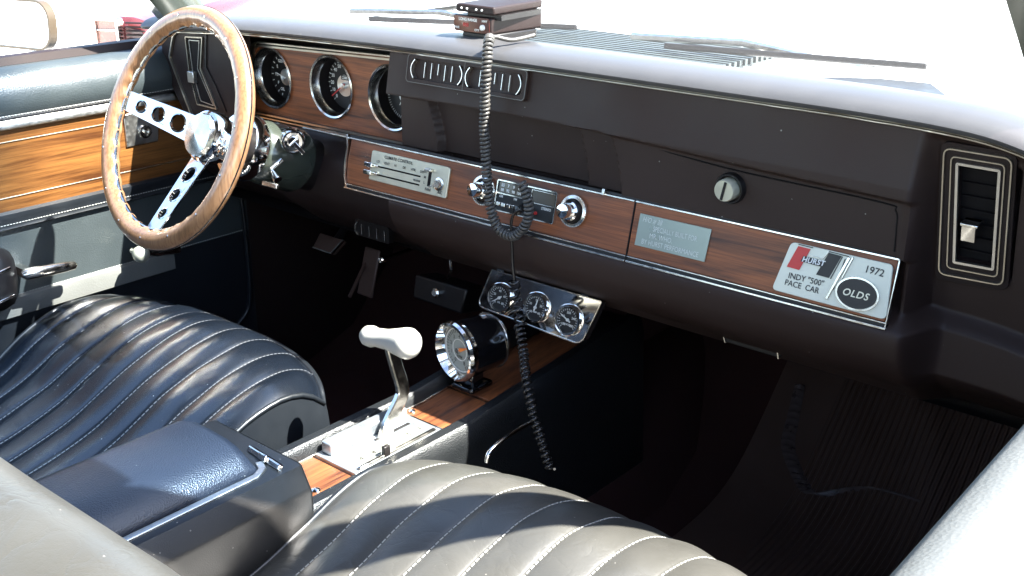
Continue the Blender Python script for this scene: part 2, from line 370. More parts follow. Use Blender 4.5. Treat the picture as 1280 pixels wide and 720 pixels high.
for w_, off, h_ in ((.0026, .0005, .003), ):
    mb.ribbon(G, [(p[0], p[1]) for p in rpoly([(-.10, gp[1][1]+.001), (gp[0][0]-.002, gp[0][1]+.001), (gp[5][0]-.002, gp[5][1]-.002), (-.175, gp[4][1]-.002)], [0, .014, .012, 0])], .0030, -.001, .004)
    mb.ribbon(G, [(p[0], p[1]) for p in rpoly([(-.10, gp[1][1]+.006), (gp[0][0]-.007, gp[0][1]+.006), (gp[5][0]-.008, gp[5][1]-.007), (-.175, gp[4][1]-.007)], [0, .018, .014, 0])], .0022, -.002, .006)
obj('gauge_panel_trim', mb, M['gold'], dash)
def ticks(mb, fr, a, b, r0, r1, a0, a1, n, w, h):
    for k in range(n):
        t = R(a0 + (a1-a0)*k/(n-1)); c, s_ = math.cos(t), math.sin(t)
        mb.prism(fr, [(a+r0*c - w*s_, b+r0*s_ + w*c), (a+r0*c + w*s_, b+r0*s_ - w*c), (a+r1*c + w*s_, b+r1*s_ - w*c), (a+r1*c - w*s_, b+r1*s_ + w*c)], h, h+.0004)
def needle(mb, fr, a, b, ang, r0, r1, w0, w1, h):
    t = R(ang); c, s_ = math.cos(t), math.sin(t)
    mb.prism(fr, [(a-r0*c - w0*s_, b-r0*s_ + w0*c), (a-r0*c + w0*s_, b-r0*s_ - w0*c), (a+r1*c + w1*s_, b+r1*s_ - w1*c), (a+r1*c - w1*s_, b+r1*s_ + w1*c)], h, h+.0008)
for gi, (a, b) in enumerate(c3):
    mb = MB(); mb.lathe(G, a, b, [(GR+.001, .0), (GR+.0015, .003), (GR-.0005, .0045), (GR-.003, .003), (GR-.0045, -.006), (GR-.0065, -.010)], 64)
    bz = obj('gauge', mb, M['chrome2'], dash, smooth=30)
    D = -.027
    mb = MB(); mb.lathe(G, a, b, [(GR-.0065, -.010), (GR-.009, D-.001)], 48); obj('dial_well', mb, M['pit'], bz)
    mb = MB(); mb.lathe(G, a, b, [(GR-.0088, D), (.0001, D)], 48); obj('dial', mb, M['dial'], bz)
    mk = MB(); nd = MB(); hb = MB()
    if gi == 1:
        hb.lathe(G, a, b-.002, [(.0165, D+.0005), (.0165, D+.002), (.0001, D+.002)], 40)
        for k in range(13):
            t = R(225 - 270*k/12); mk.text(G, str(k*10), a+.0285*math.cos(t), b+.0285*math.sin(t), .0075, D+.0012, bold=.02)
        ticks(mk, G, a, b, .0335, .037, 225, -45, 25, .0004, D+.001)
        mk.text(G, '2380', a+.003, b+.0105, .006, D+.0032, bold=.02)
        needle(nd, G, a, b-.002, 215, .006, .031, .0011, .0007, D+.006)
        hb.lathe(G, a, b-.002, [(.0001, D+.008), (.0045, D+.0075), (.005, D+.002)], 20)
        om = MB(); om.box(G, a-.006, a+.012, b+.007, b+.014, D+.002, D+.0026); obj('odometer_window', om, M['dial'], bz)
    elif gi == 0:
        hb.lathe(G, a+.006, b-.001, [(.014, D+.0005), (.013, D+.006), (.009, D+.007), (.0001, D+.007)], 40)
        for t_, s_ in ((150, 'E'), (180, '1/2'), (210, 'F'), (120, 'GEN'), (240, 'OIL'), (60, 'H'), (-60, 'C')):
            mk.text(G, s_, a+.003+.026*math.cos(R(t_)), b+.026*math.sin(R(t_)), .0068, D+.0012, bold=.03)
        ticks(mk, G, a, b, .031, .035, 110, 250, 9, .0006, D+.001)
        needle(nd, G, a+.006, b-.001, 165, .002, .022, .0008, .0005, D+.008)
    else:
        for k, s_ in enumerate(['12', '3', '6', '9']):
            t = R(90-90*k); mk.text(G, s_, a+.029*math.cos(t), b+.029*math.sin(t), .0085, D+.0012, bold=.02)
        ticks(mk, G, a, b, .033, .0365, 0, 354, 60, .0003, D+.001)
        hb.lathe(G, a-.004, b-.003, [(.008, D+.0005), (.0075, D+.0018), (.0001, D+.0018)], 30)
        needle(nd, G, a, b, 300, .005, .024, .0007, .0004, D+.006); needle(nd, G, a, b, 240, .004, .017, .0009, .0005, D+.004)
    obj('dial_marks', mk, M['whitemark'], bz, smooth=0); obj('dial_centre', hb, M['brightal'], bz, smooth=30)
    obj('needle', nd, M['red'] if gi == 1 else M['whitemark'], bz)
# ------- lower wood strip plane W
W = Fr((0, 0, .62), (1, 0, 0), (0, .2334, .9724))
bt = [W.px(*p)[1] for p in ((540, 197), (790, 250), (960, 290))]; TOPB = sum(bt)/3
bb = [W.px(*p)[1] for p in ((600, 272), (780, 317), (940, 360))]; BOTB = sum(bb)/3
x0 = W.px(434, 200)[0]; xj = W.px(789, 285)[0]; x1 = W.px(1114, 365)[0]
lw = [(x0+.004, TOPB), (xj-.0012, TOPB), (xj-.0012, BOTB), (x0+.008, BOTB), (x0+.004, BOTB+.006), (x0+.001, (TOPB+BOTB)/2)]
rd = W.px(659, 252)
mb = MB(); mb.prism(W, lw, -.006, 0); obj('wood_strip', mb, M['walnut'], dash, bevel=.0006)
mb = MB(); mb.prism(W, [(xj+.0012, TOPB), (x1, TOPB), (x1, BOTB), (xj+.0012, BOTB)], -.006, .0004); obj('glovebox_wood_strip', mb, M['walnut'], dash, bevel=.0006)
def strip(name, pts, w, h0, h1, m_, par=dash, fr=W):
    mb = MB(); mb.ribbon(fr, pts, w, h0, h1); return obj(name, mb, m_, par, bevel=.0004)
xe = -.375
strip('upper_chrome_line', [(xe, TOPB+.0012), (xj-.001, TOPB+.0012)], .0022, -.030, .002, M['chrome2'])
strip('upper_chrome_line', [(xj+.001, TOPB+.0012), (x1+.002, TOPB+.0012)], .0022, -.006, .0022, M['chrome2'])
strip('upper_dark_line', [(x0, TOPB+.0042), (x1+.004, TOPB+.0042)], .0035, -.008, .0005, M['black'])
for (s0, s1) in ((x0+.002, xj-.001), (xj+.001, x1+.003)):
    strip('lower_chrome_line', [(s0, BOTB-.0012), (s1, BOTB-.0012)], .0015, -.006, .0014, M['chrome2'])
    strip('lower_dark_line', [(s0, BOTB-.0038), (s1, BOTB-.0038)], .0036, -.008, .0002, M['black'])
    strip('lower_chrome_bead', [(s0, BOTB-.0069), (s1, BOTB-.0069)], .0024, -.008, .0024, M['chrome2'])
strip('end_chrome_line', [(x1+.0020, BOTB-.006), (x1+.0020, TOPB+.001)], .0016, -.006, .0018, M['chrome2'])
strip('strip_joint', [(xj, BOTB-.004), (xj, TOPB+.003)], .0020, -.006, .001, M['pit'])
mb = MB(); mb.ribbon(W, [(x0-.004, TOPB+.006), (x0-.0005, TOPB-.01), (x0-.001, (TOPB+BOTB)/2), (x0+.001, BOTB+.01), (x0+.008, BOTB-.006)], .003, -.006, .003); obj('strip_end_trim', mb, M['chrome2'], dash)
# heater panel
def quad(fr, pts): return [fr.px(*p) for p in pts]
q = quad(W, ((468, 188), (565, 209.5), (559, 247), (461.5, 225)))
ha0, ha1, hb0, hb1 = (q[0][0]+q[3][0])/2, (q[1][0]+q[2][0])/2, (q[2][1]+q[3][1])/2, (q[0][1]+q[1][1])/2
mb = MB(); mb.prism(W, rrect(ha0, ha1, hb0, hb1, .003), 0, .003); hp = obj('heater_control', mb, M['silver'], dash, bevel=.0006)
hw, hh = ha1-ha0, hb1-hb0
mb = MB()
for f in (.50, .22): mb.box(W, ha0+hw*.10, ha0+hw*.66, hb0+hh*f-.0011, hb0+hh*f+.0011, .0024, .0034)
mb.box(W, ha0+hw*.755, ha0+hw*.79, hb0+hh*.25, hb0+hh*.80, .0024, .0034)
obj('slider_slot', mb, M['pit'], hp)
for f in (.56, .30):
    mb = MB(); fr = W.sub(ha0+hw*.03, hb0+hh*f-.002)
    mb.prism(fr, rrect(-.008, .008, -.0035, .0035, .002), .004, .013); mb.box(fr, -.004, .012, -.0015, .0015, .001, .005); obj('slider_knob', mb, M['chrome'], hp, bevel=.001)
mb = MB(); mb.box(W, ha0+hw*.735, ha0+hw*.81, hb0+hh*.73, hb0+hh*.84, .003, .010); obj('fan_lever', mb, M['chrome2'], hp, bevel=.001)
mb = MB(); mb.lathe(W, ha0+hw*.90, hb0+hh*.40, [(.0095, .003), (.009, .005), (.006, .0055), (.005, .009), (.0001, .009)], 28); needle(mb, W, ha0+hw*.90, hb0+hh*.40, 205, 0, .016, .0016, .001, .008); obj('temperature_dial', mb, M['chrome2'], hp, smooth=30)
mb = MB(); mb.text(W, 'CLIMATE CONTROL', ha0+hw*.36, hb0+hh*.86, .0062, .0034, bold=.02)
for k, s_ in enumerate(('LO', 'VENT', 'HI', 'DE', 'HTR', 'DEF')): mb.text(W, s_, ha0+hw*(.10+.115*k), hb0+hh*.66, .0048, .0034, bold=.02)
mb.text(W, 'WARM', ha0+hw*.62, hb0+hh*.34, .0045, .0034, bold=.02)
for k, s_ in enumerate('HML'): mb.text(W, s_, ha0+hw*.715, hb0+hh*(.68-.17*k), .005, .0034, bold=.02)
mb.text(W, 'FAN', ha0+hw*.77, hb0+hh*.14, .0055, .0034, bold=.03); mb.text(W, 'A/C', ha0+hw*.92, hb0+hh*.14, .0055, .0034, bold=.03)
obj('panel_lettering', mb, M['darkprint'], hp, smooth=0)
# radio
q = quad(W, ((626, 225), (700, 241.5), (693, 279), (621, 262)))
ra0, ra1, rb0, rb1 = (q[0][0]+q[3][0])/2, (q[1][0]+q[2][0])/2, (q[2][1]+q[3][1])/2, (q[0][1]+q[1][1])/2
rw, rh = ra1-ra0, rb1-rb0
mb = MB(); mb.prism(W, rrect(ra0, ra1, rb0, rb1, .002), 0, .004); rad = obj('radio', mb, M['dial'], dash, bevel=.0006)
mb = MB(); mb.ribbon(W, rrect(ra0-.0004, ra1+.0004, rb0-.0004, rb1+.0004, .002), .0016, 0, .0055, closed=True); mb.box(W, ra0, ra0+rw*.45, rb0+rh*.56, rb0+rh*.60, .004, .005); obj('radio_frame', mb, M['chrome2'], rad)
mb = MB(); mb.box(W, ra0+rw*.03, ra0+rw*.42, rb0+rh*.62, rb0+rh*.96, .004, .0044); obj('station_window', mb, M['amber'], rad)
mb = MB(); mb.box(W, ra0+rw*.60, ra0+rw*.98, rb0+rh*.52, rb0+rh*.94, .004, .0048); tw = obj('tape_window', mb, M['amber'], rad)
strip('window_edging', rrect(ra0+rw*.60, ra0+rw*.98, rb0+rh*.52, rb0+rh*.94, .001), .0011, .004, .0062, M['chrome2'], rad)
mb = MB()
for k, s_ in enumerate(('55', '7', '9', '12')): mb.text(W, s_, ra0+rw*(.09+.095*k), rb0+rh*.86, .0055, .0048, bold=.03)
for k, s_ in enumerate(('88', '92', '98', '104')): mb.text(W, s_, ra0+rw*(.09+.095*k), rb0+rh*.70, .005, .0048, bold=.04)
obj('station_numbers', mb, M['whitemark'], rad, smooth=0); mb = MB()
mb.text(W, 'AM', ra0+rw*.08, rb0+rh*.48, .0045, .0044, bold=.03); mb.text(W, 'FM', ra0+rw*.33, rb0+rh*.48, .0045, .0044, bold=.03)
obj('radio_lettering', mb, M['whitemark'], rad, smooth=0); mb = MB(); mb.text(W, 'STEREO', ra0+rw*.86, rb0+rh*.40, .0045, .0044, bold=.03)
obj('radio_lettering', mb, M['whitemark'], rad, smooth=0)
for k in range(5):
    mb = MB(); a = ra0+rw*(.05+.09*k); mb.box(W, a, a+rw*.07, rb0+rh*(.16), rb0+rh*.30, .004, .010); obj('preset_button', mb, M['chrome2'] if k < 4 else M['black'], rad, bevel=.0008)
mb = MB(); mb.lathe(W, ra0+rw*.70, rb0+rh*.20, [(.0022, .004), (.002, .006), (.0001, .006)], 16); obj('power_light', mb, M['red'], rad)
for (u, v_) in ((606, 238), (718, 264)):
    a, b = W.px(u, v_)
    mb = MB(); mb.lathe(W, a, b, [(.0205, .001), (.020, .004), (.016, .005), (.014, .003)], 40)
    for k in range(40):
        t = 2*PI*k/40; fr = W.sub(a+.019*math.cos(t), b+.019*math.sin(t), 0, t); mb.box(fr, -.0008, .0012, -.0006, .0006, .001, .0045)
    kn = obj('radio_knob', mb, M['chrome2'], dash, smooth=30)
    mb = MB(); mb.lathe(W, a, b, [(.0125, .003), (.0125, .012), (.0105, .014), (.009, .014), (.009, .022), (.0085, .026), (.0001, .027)], 36); obj('knob_cap', mb, M['chrome'], kn, smooth=30)
    mb = MB(); mb.lathe(W, a, b, [(.0145, .0025), (.0135, .010), (.0127, .011)], 36); obj('knob_collar', mb, M['black'], kn, smooth=30)
# little clip on the strip
a, b = W.px(757, 240); mb = MB(); mb.box(W, a-.002, a+.002, b-.004, b+.004, .001, .006); obj('trim_clip', mb, M['chrome2'], dash, bevel=.0006)
# plaque
q = quad(W, ((801.5, 266.5), (890.5, 286.5), (881.5, 327.5), (794, 306)))
cx = sum(p[0] for p in q)/4; cyy = sum(p[1] for p in q)/4
mb = MB(); mb.prism(W, q, .0006, .0020); pq = obj('dedication_plaque', mb, mat('greenish plaque metal', (.30, .33, .28), .3, metal=.35, var=.12), dash, bevel=.0004)
pa0 = q[3][0]; pw = q[2][0]-q[3][0]; pb0 = (q[2][1]+q[3][1])/2; ph = (q[0][1]+q[1][1])/2-pb0
mb = MB(); mb.text(W, 'H/O # 38', pa0+pw*.20, pb0+ph*.84, .0085, .0024, shear=.2, width=.8)
mb.text(W, 'SPECIALLY BUILT FOR', pa0+pw*.54, pb0+ph*.61, .0085, .0024, width=.72)
mb.text(W, 'MR. WHO.', pa0+pw*.36, pb0+ph*.38, .0085, .0024, width=.8)
mb.text(W, 'BY HURST PERFORMANCE', pa0+pw*.50, pb0+ph*.16, .0085, .0024, width=.78)
obj('plaque_lettering', mb, M['white'], pq, smooth=0)
# badge
bq = quad(W, ((991, 302), (1118, 331), (1109, 400), (966, 361.5)))
mb = MB(); mb.prism(W, rpoly(bq, [.006, .005, .007, .006]), .001, .0036); bd = obj('pace_car_badge', mb, M['offwhite'], dash, bevel=.0006)
def pxpoly(name, pts, h0, h1, m_, r=0):
    mb = MB(); p = [W.px(*t) for t in pts]
    if r: p = rpoly(p, r, 3)
    mb.prism(W, p, h0, h1); return obj(name, mb, m_, bd)
def bpx(x, y): return (940 + x/6, 290 + y/6)           # measured on an enlarged detail
pxpoly('red_bar', [bpx(*p) for p in ((360, 105), (452, 128), (366, 284), (274, 258))], .0036, .0046, M['red'])
pxpoly('black_bar', [bpx(*p) for p in ((590, 155), (684, 180), (588, 344), (493, 318))], .0036, .0046, M['darkprint'])
pxpoly('cross_bar', [bpx(*p) for p in ((400, 178), (570, 222), (548, 264), (378, 218))], .0040, .0050, M['darkprint'])
mb = MB()
for pts in (((690, 185), (600, 350)), ((362, 92), (470, 118)), ((590, 146), (740, 184)), ((712, 200), (622, 430))):
    mb.ribbon(W, [W.px(*bpx(*p)) for p in pts], .0009, .0036, .0044)
obj('bar_outline', mb, M['darkprint'], bd)
mb = MB()
for pts, w_ in ((((745, 190), (570, 500)), .0028), (((772, 190), (685, 350)), .0016)):
    mb.ribbon(W, [W.px(*bpx(*p)) for p in pts], w_, .0036, .0056)
mb.ribbon(W, [W.px(*bpx(*p)) for p in ((440, 175), (545, 202), (590, 145))], .0011, .0036, .0048)
obj('bright_rib', mb, M['chrome2'], bd, bevel=.0004)
oc = W.px(*bpx(797, 462)); orr = abs(W.px(*bpx(948, 480))[0]-W.px(*bpx(648, 440))[0])/2
oh = (W.px(*bpx(797, 350))[1]-W.px(*bpx(797, 575))[1])/2
mb = MB(); mb.lathe(W, oc[0], oc[1], [(orr, .0036), (orr, .0052), (.0001, .0052)], 48, sb=oh/orr); od = obj('round_emblem', mb, M['darkprint'], bd)
mb = MB(); mb.ribbon(W, circ(oc[0]+.0008, oc[1], orr+.0012, 48, oh+.0012), .0018, .0036, .0058, closed=True); obj('emblem_ring', mb, M['chrome2'], bd)
def tdir(fr, p, q): 
    a = fr.px(*p); b = fr.px(*q); return math.atan2(b[1]-a[1], b[0]-a[0])
mb = MB(); c = W.px(*bpx(788, 466)); mb.text(W, 'OLDS', c[0], c[1], .0105, .0056, shear=.25, bold=.015, spacing=1.12, rot=tdir(W, bpx(690, 440), bpx(880, 488)))
obj('emblem_lettering', mb, M['gold'], od, smooth=0)
mb = MB(); c = W.px(*bpx(474, 220)); mb.text(W, 'HURST', c[0], c[1], .0078, .0053, shear=.2, bold=.03, spacing=1.08, rot=tdir(W, bpx(380, 200), bpx(568, 240))); obj('badge_name', mb, M['whitemark'], bd, smooth=0)
mb = MB()
for s_, p, sz, d_, wd in (('INDY "500"', (416, 356), .0088, ((278, 325), (552, 392)), .96), ('PACE  CAR', (384, 408), .0088, ((258, 375), (508, 442)), .92), ('1972', (928, 294), .0105, ((858, 275), (998, 312)), 1.0)):
    mb = MB(); c = W.px(*bpx(*p)); mb.text(W, s_, c[0], c[1], sz, .0041, shear=.05, bold=.012, width=wd, rot=tdir(W, bpx(*d_[0]), bpx(*d_[1])))
    obj('badge_lettering', mb, M['darkprint'], bd, smooth=0)
# glovebox door edges and lock
GB = Fr((0, .004, .69)); a, b = GB.px(914, 235)
mb = MB(); mb.lathe(GB, a, b, [(.018, -.004), (.0175, .004), (.0165, .006), (.015, .006), (.0145, .001)], 40); gl = obj('glovebox_lock', mb, M['black'], dash, smooth=35)
mb = MB(); mb.lathe(GB, a, b, [(.0125, -.002), (.0125, .014), (.0115, .0165), (.0001, .0165)], 40); obj('lock_barrel', mb, M['silver'], gl, smooth=35)
mb = MB(); mb.box(GB.sub(a, b, 0, R(-12)), -.0014, .0014, -.0105, .0105, .015, .0178); obj('lock_slot', mb, M['black'], gl)
mb = MB()
gx0, gx1 = .212, .545
mb.tube(smooth_path([(gx0-.02, yface(gx0-.02, .722)+.001, .722), (.35, yface(.35, .709)-.0002, .709), (gx1-.02, yface(gx1-.02, .704)-.0002, .704), (gx1, yface(gx1, .70), .698), (gx1+.003, yface(gx1, .68), .68), (gx1+.004, yface(gx1, .656)-.0003, .656)], 6), .0009, 5); obj('glovebox_seam', mb, M['pit'], dash)
# centre vents
CVF = Fr((0, -.0045, .765), (1, 0, 0), (0, .20, .98))
q = quad(CVF, ((512, 67), (662, 87), (659.5, 126), (510, 104)))
va0, va1, vb0, vb1 = (q[0][0]+q[3][0])/2, (q[1][0]+q[2][0])/2, (q[2][1]+q[3][1])/2, (q[0][1]+q[1][1])/2
mb = MB(); mb.holed(CVF, [rrect(va0, va1, vb0, vb1, .005), rrect(va0+.0075, (va0+va1)/2-.002, vb0+.006, vb1-.006, .006), rrect((va0+va1)/2+.002, va1-.0075, vb0+.006, vb1-.006, .006)], -.004, .004)
cv = obj('centre_vent', mb, M['pad'], dash, bevel=.0012)
mb = MB(); mb.ribbon(CVF, rrect(va0+.001, va1-.001, vb0+.001, vb1-.001, .005), .0009, .003, .0046, closed=True); mb.box(CVF, (va0+va1)/2-.0004, (va0+va1)/2+.0004, vb0, vb1, .003, .0046); obj('vent_outline', mb, mat('dull vent edging', (.10, .09, .08), .4), cv)
mb = MB(); mb.box(CVF, va0+.002, va1-.002, vb0+.002, vb1-.002, -.018, -.014); obj('vent_depth', mb, M['pit'], cv)
for (s0, s1) in ((va0+.0075, (va0+va1)/2-.002), ((va0+va1)/2+.002, va1-.0075)):
    mb = MB(); hv = (vb1-vb0)/2-.007; cb = (vb0+vb1)/2
    for sgn, xe_ in ((-1, s0+.004), (1, s1-.004)):
        mb = MB(); mb.ribbon(CVF, [(xe_ + sgn*(-.006*(t/hv)**2) + sgn*.003, cb+t) for t in [hv*(k/5-1) for k in range(11)]], .0012, -.006, .005)
        obj('vent_scroll', mb, M['brightal'], cv)
    for k in range(5):
        a = s0 + (s1-s0)*(.24 + .13*k); mb = MB(); mb.box(CVF, a-.0004, a+.0004, cb-hv*.82+(.006 if k == 2 else 0), cb+hv*.82, -.010, .001); mb.b.verts.ensure_lookup_table(); obj('vent_slat', mb, M['brightal'], cv)
    mb = MB(); a = s0+(s1-s0)*.52; mb.box(CVF, a-.008, a+.008, cb-.001, cb+.001, -.012, -.004); obj('vent_tab', mb, M['black'], cv)
# right side vent
VF = Fr((.62, .020, .71), (1, 0, 0), (0, -.196, .98))
def rings(fr, name, par, sets, m_):
    for pts, r_, w_, h0, h1 in sets:
        mb = MB(); mb.ribbon(fr, rpoly([fr.px(*p) for p in pts], r_), w_, h0, h1, closed=True); obj(name, mb, m_, par)
q1 = ((1181, 184), (1266, 198), (1254, 356), (1174, 341))
mb = MB(); mb.holed(VF, [rpoly([VF.px(*p) for p in ((1176, 176), (1272, 192), (1260, 365), (1168, 349))], .010), rpoly([VF.px(*p) for p in ((1197, 205), (1249, 214), (1241, 335), (1194, 326))], .001)], -.012, -.0005)
sv = obj('side_vent', mb, M['lower'], dash, bevel=.0015)
rings(VF, 'vent_ring', sv, [(q1, .008, .0014, -.002, .0022), (((1189.5, 195), (1256.5, 206), (1246.5, 346), (1184, 334)), .005, .0012, -.002, .0012)], M['gold'])
rings(VF, 'vent_frame', sv, [(((1197, 204), (1250, 213), (1241.5, 336), (1193, 327)), .001, .0026, -.002, .0018)], M['brightal'])
mb = MB(); mb.box(VF, *[VF.px(1196, 205)[0], VF.px(1250, 213)[0]], VF.px(1220, 333)[1], VF.px(1220, 208)[1], -.022, -.012); obj('vent_depth', mb, M['pit'], sv)
for k in range(7):
    a = VF.px(1196, 270)[0]; a1 = VF.px(1246, 270)[0]; b = VF.px(1220, 218+17*k)[1]
    mb = MB(); mb.box(VF.sub(0, b), a, a1, -.0006, .0006, -.012, -.008); obj('vent_slat', mb, M['pit'], sv)
t0, t1 = VF.px(1206.5, 276), VF.px(1223, 299)
mb = MB(); mb.box(VF, t0[0], t1[0], t1[1], t0[1], -.004, .010); mb.box(VF, t0[0]-.001, t1[0]+.002, t0[1]-.0005, t0[1]+.0025, -.004, .0115); obj('vent_tab', mb, M['chrome'], sv, bevel=.0006)
# left side vent (hexagonal, behind the wheel)
LV = Fr((-.66, .015, .70))
mb = MB(); mb.prism(LV, rpoly([LV.px(*p) for p in ((208, 32), (300, 40), (308, 150), (232, 146), (203, 84), (201, 50))], .006), -.02, .0); lv = obj('side_vent', mb, M['lower'], dash, bevel=.003)
mb = MB(); mb.ribbon(LV, rpoly([LV.px(*p) for p in ((290, 39), (226, 36.5), (218, 44), (213.5, 71), (241, 143))], [0, .004, .004, .004, 0]), .0032, 0, .004); obj('vent_outline', mb, M['gold'], lv)
hexs = lambda k: [LV.px(*p) for p in ((233+k, 46+k), (254-k, 47+k), (252-k, 86), (272-k, 136-k), (248+k, 130-k), (238+k, 90), )]
mb = MB(); mb.ribbon(LV, rpoly(hexs(0), .001), .0020, 0, .003, closed=True); obj('vent_frame', mb, M['gold'], lv)
mb = MB(); mb.prism(LV, hexs(1.5), 0, .0008); obj('vent_depth', mb, M['pit'], lv)
mb = MB(); mb.ribbon(LV, rpoly(hexs(4), .001), .0010, .0008, .002, closed=True); obj('vent_ring', mb, M['brightal'], lv)
mb = MB(); mb.ribbon(LV, [LV.px(*p) for p in ((258, 42), (258, 84), (270, 108), (283, 140))], .004, 0, .002); obj('vent_scroll', mb, M['black'], lv)
t0, t1 = LV.px(239, 88), LV.px(246, 103); mb = MB(); mb.box(LV, t0[0], t1[0]+.004, t1[1], t0[1], .001, .009); obj('vent_tab', mb, M['brightal'], lv, bevel=.001)
# small low vent, ashtray, keyhole dots
LB = Fr((0, .03, .505)); 
a0, b0 = LB.px(446, 281); a1, b1 = LB.px(484, 297)
mb = MB(); bm_ = (b0+b1)/2; mb.ribbon(LB, [(a0+.006, bm_+.010), (a0, bm_+.004), (a0, bm_-.006), (a0+.006, bm_-.010)], .0016, 0, .004)
lo = obj('low_vent', mb, M['chrome2'], dash)
mb = MB(); mb.prism(LB, rrect(a0-.003, a1+.004, bm_-.013, bm_+.013, .004), -.01, 0); obj('vent_depth', mb, M['pit'], lo)
for k in range(4):
    a = a0 + (a1-a0)*(.22+.25*k); mb = MB(); mb.box(LB, a-.0007, a+.0007, bm_-.008, bm_+.008, 0, .004); obj('vent_slat', mb, M['chrome2'], lo)
AS = Fr((0, .065, .478)); a0, b0 = AS.px(907, 410); a1, b1 = AS.px(978, 447)
bh = AS.px(907, 410)[1]-AS.px(907, 428)[1]; bm_ = AS.px(942, 427)[1]
mb = MB(); mb.prism(AS, rrect(a0, a1, bm_-bh/2, bm_+bh/2, .003), -.01, .004); asx = obj('lower_vent', mb, M['black'], dash, bevel=.001)
mb = MB(); mb.ribbon(AS, [(a0+.004, bm_+bh/2), (a0, bm_), (a0+.004, bm_-bh/2)], .0012, .003, .006); mb.ribbon(AS, [(a1-.002, bm_+bh/2), (a1-.004, bm_), (a1-.002, bm_-bh/2)], .0016, .003, .007); mb.box(AS, a0, a1, bm_+bh/2-.0006, bm_+bh/2+.0006, .003, .005); obj('vent_outline', mb, M['chrome2'], asx)

# ================================================================== STEERING COLUMN AND WHEEL
TL = R(23)
WN = V((-.05, -math.cos(TL), math.sin(TL))).normalized()
WC = V((-.395, -.204, .681))
WF = Fr(WC, V((1, -.05, 0)), V((0, math.sin(TL), math.cos(TL))))
wheel = thing('steering_wheel', 'three spoke steering wheel with riveted wooden rim and drilled chrome spokes', 'steering wheel', tuple(WC))
RR = .1585; n = 180; seg = 20
mb = MB(); rows = []
for i in range(n):
    t = 2*PI*i/n; c_, s_ = math.cos(t), math.sin(t); row = []
    fing = .5+.5*math.cos(t*36)
    for k in range(seg):
        p = 2*PI*k/seg; r0 = .0135
        rin = max(0, -math.cos(p))*(1 if True else 0)
        dr = math.cos(p)*r0*(1.0) ; dh = math.sin(p)*r0*.92
        dr += fing*.0034*max(0, -math.cos(p))**.7 * -1 * (1 if math.sin(p) < .35 else .3)
        row.append(WF.pt((RR+dr)*c_, (RR+dr)*s_, dh))
    rows.append(row)
rows.append(rows[0]); mb.grid(rows, closed=True); rim = obj('rim', mb, M['rimwood'], wheel, smooth=80)
mb = MB(); mb.lathe(WF, 0, 0, [(RR-.0148, -.0025), (RR-.0165, -.0015), (RR-.0165, .0015), (RR-.0148, .0025)], 120); obj('metal_core', mb, M['chrome2'], wheel, smooth=30)
mb = MB(); mb.lathe(WF, 0, 0, [(RR+.0125, -.0012), (RR+.0141, -.0008), (RR+.0141, .0008), (RR+.0125, .0012)], 120); obj('metal_core', mb, M['cordblack'], wheel, smooth=30)
for k in range(15):
    t = 2*PI*(k+.35)/15; mb = MB(); mb.lathe(WF, RR*math.cos(t), RR*math.sin(t), [(.0019, .0110), (.0019, .0128), (.0012, .0132), (.0001, .0132)], 12); obj('rivet', mb, M['chrome2'], rim)
HUBD = -.058
for ang in (172, -87, -4):
    t = R(ang); fr = WF.sub(0, 0, 0, t)
    # dished spoke: flat bar from the hub out to the rim
    L0, L1 = .022, RR-.006
    slope = (0-HUBD)/(L1-L0)
    X_ = (fr.X*(L1-L0) + fr.N*(-HUBD)).normalized(); sf = Fr(fr.pt(L0, 0, HUBD), X_, fr.Y); LL = math.hypot(L1-L0, HUBD)
    holes = [circ(LL*f, 0, r_, 28) for f, r_ in ((.28, .0125), (.53, .0102), (.75, .0082))]
    mb = MB(); mb.holed(sf, [[(0, -.021), (LL, -.0145), (LL, .0145), (0, .021)]] + holes, -.0016, .0016); so = obj('spoke', mb, M['chrome'], wheel, bevel=.0005)
    for f, r_ in ((.28, .0125), (.53, .0102), (.75, .0082)):
        mb = MB(); mb.lathe(sf, LL*f, 0, [(r_, -.002), (r_+.0012, -.002), (r_+.0016, .002), (r_-.0002, .0026), (r_-.0006, -.002)], 28); obj('hole_ring', mb, M['chrome'], so, smooth=50)
mb = MB(); prof = [(.038, HUBD-.012), (.038, HUBD+.004), (.0365, HUBD+.010), (.033, HUBD+.012), (.0315, HUBD+.011)]
mb.lathe(WF, 0, 0, prof, 48); obj('hub', mb, M['chrome'], wheel, smooth=30)
mb = MB(); mb.lathe(WF, 0, 0, [(.0315, HUBD+.011), (.030, HUBD+.020), (.0001, HUBD+.0245)], 14); obj('horn_button', mb, M['chrome2'], wheel, smooth=12)
mb = MB(); mb.lathe(WF, 0, 0, [(.036, HUBD-.012), (.030, HUBD-.03), (.034, HUBD-.055)], 40); obj('hub_adapter', mb, M['black'], wheel, smooth=35)
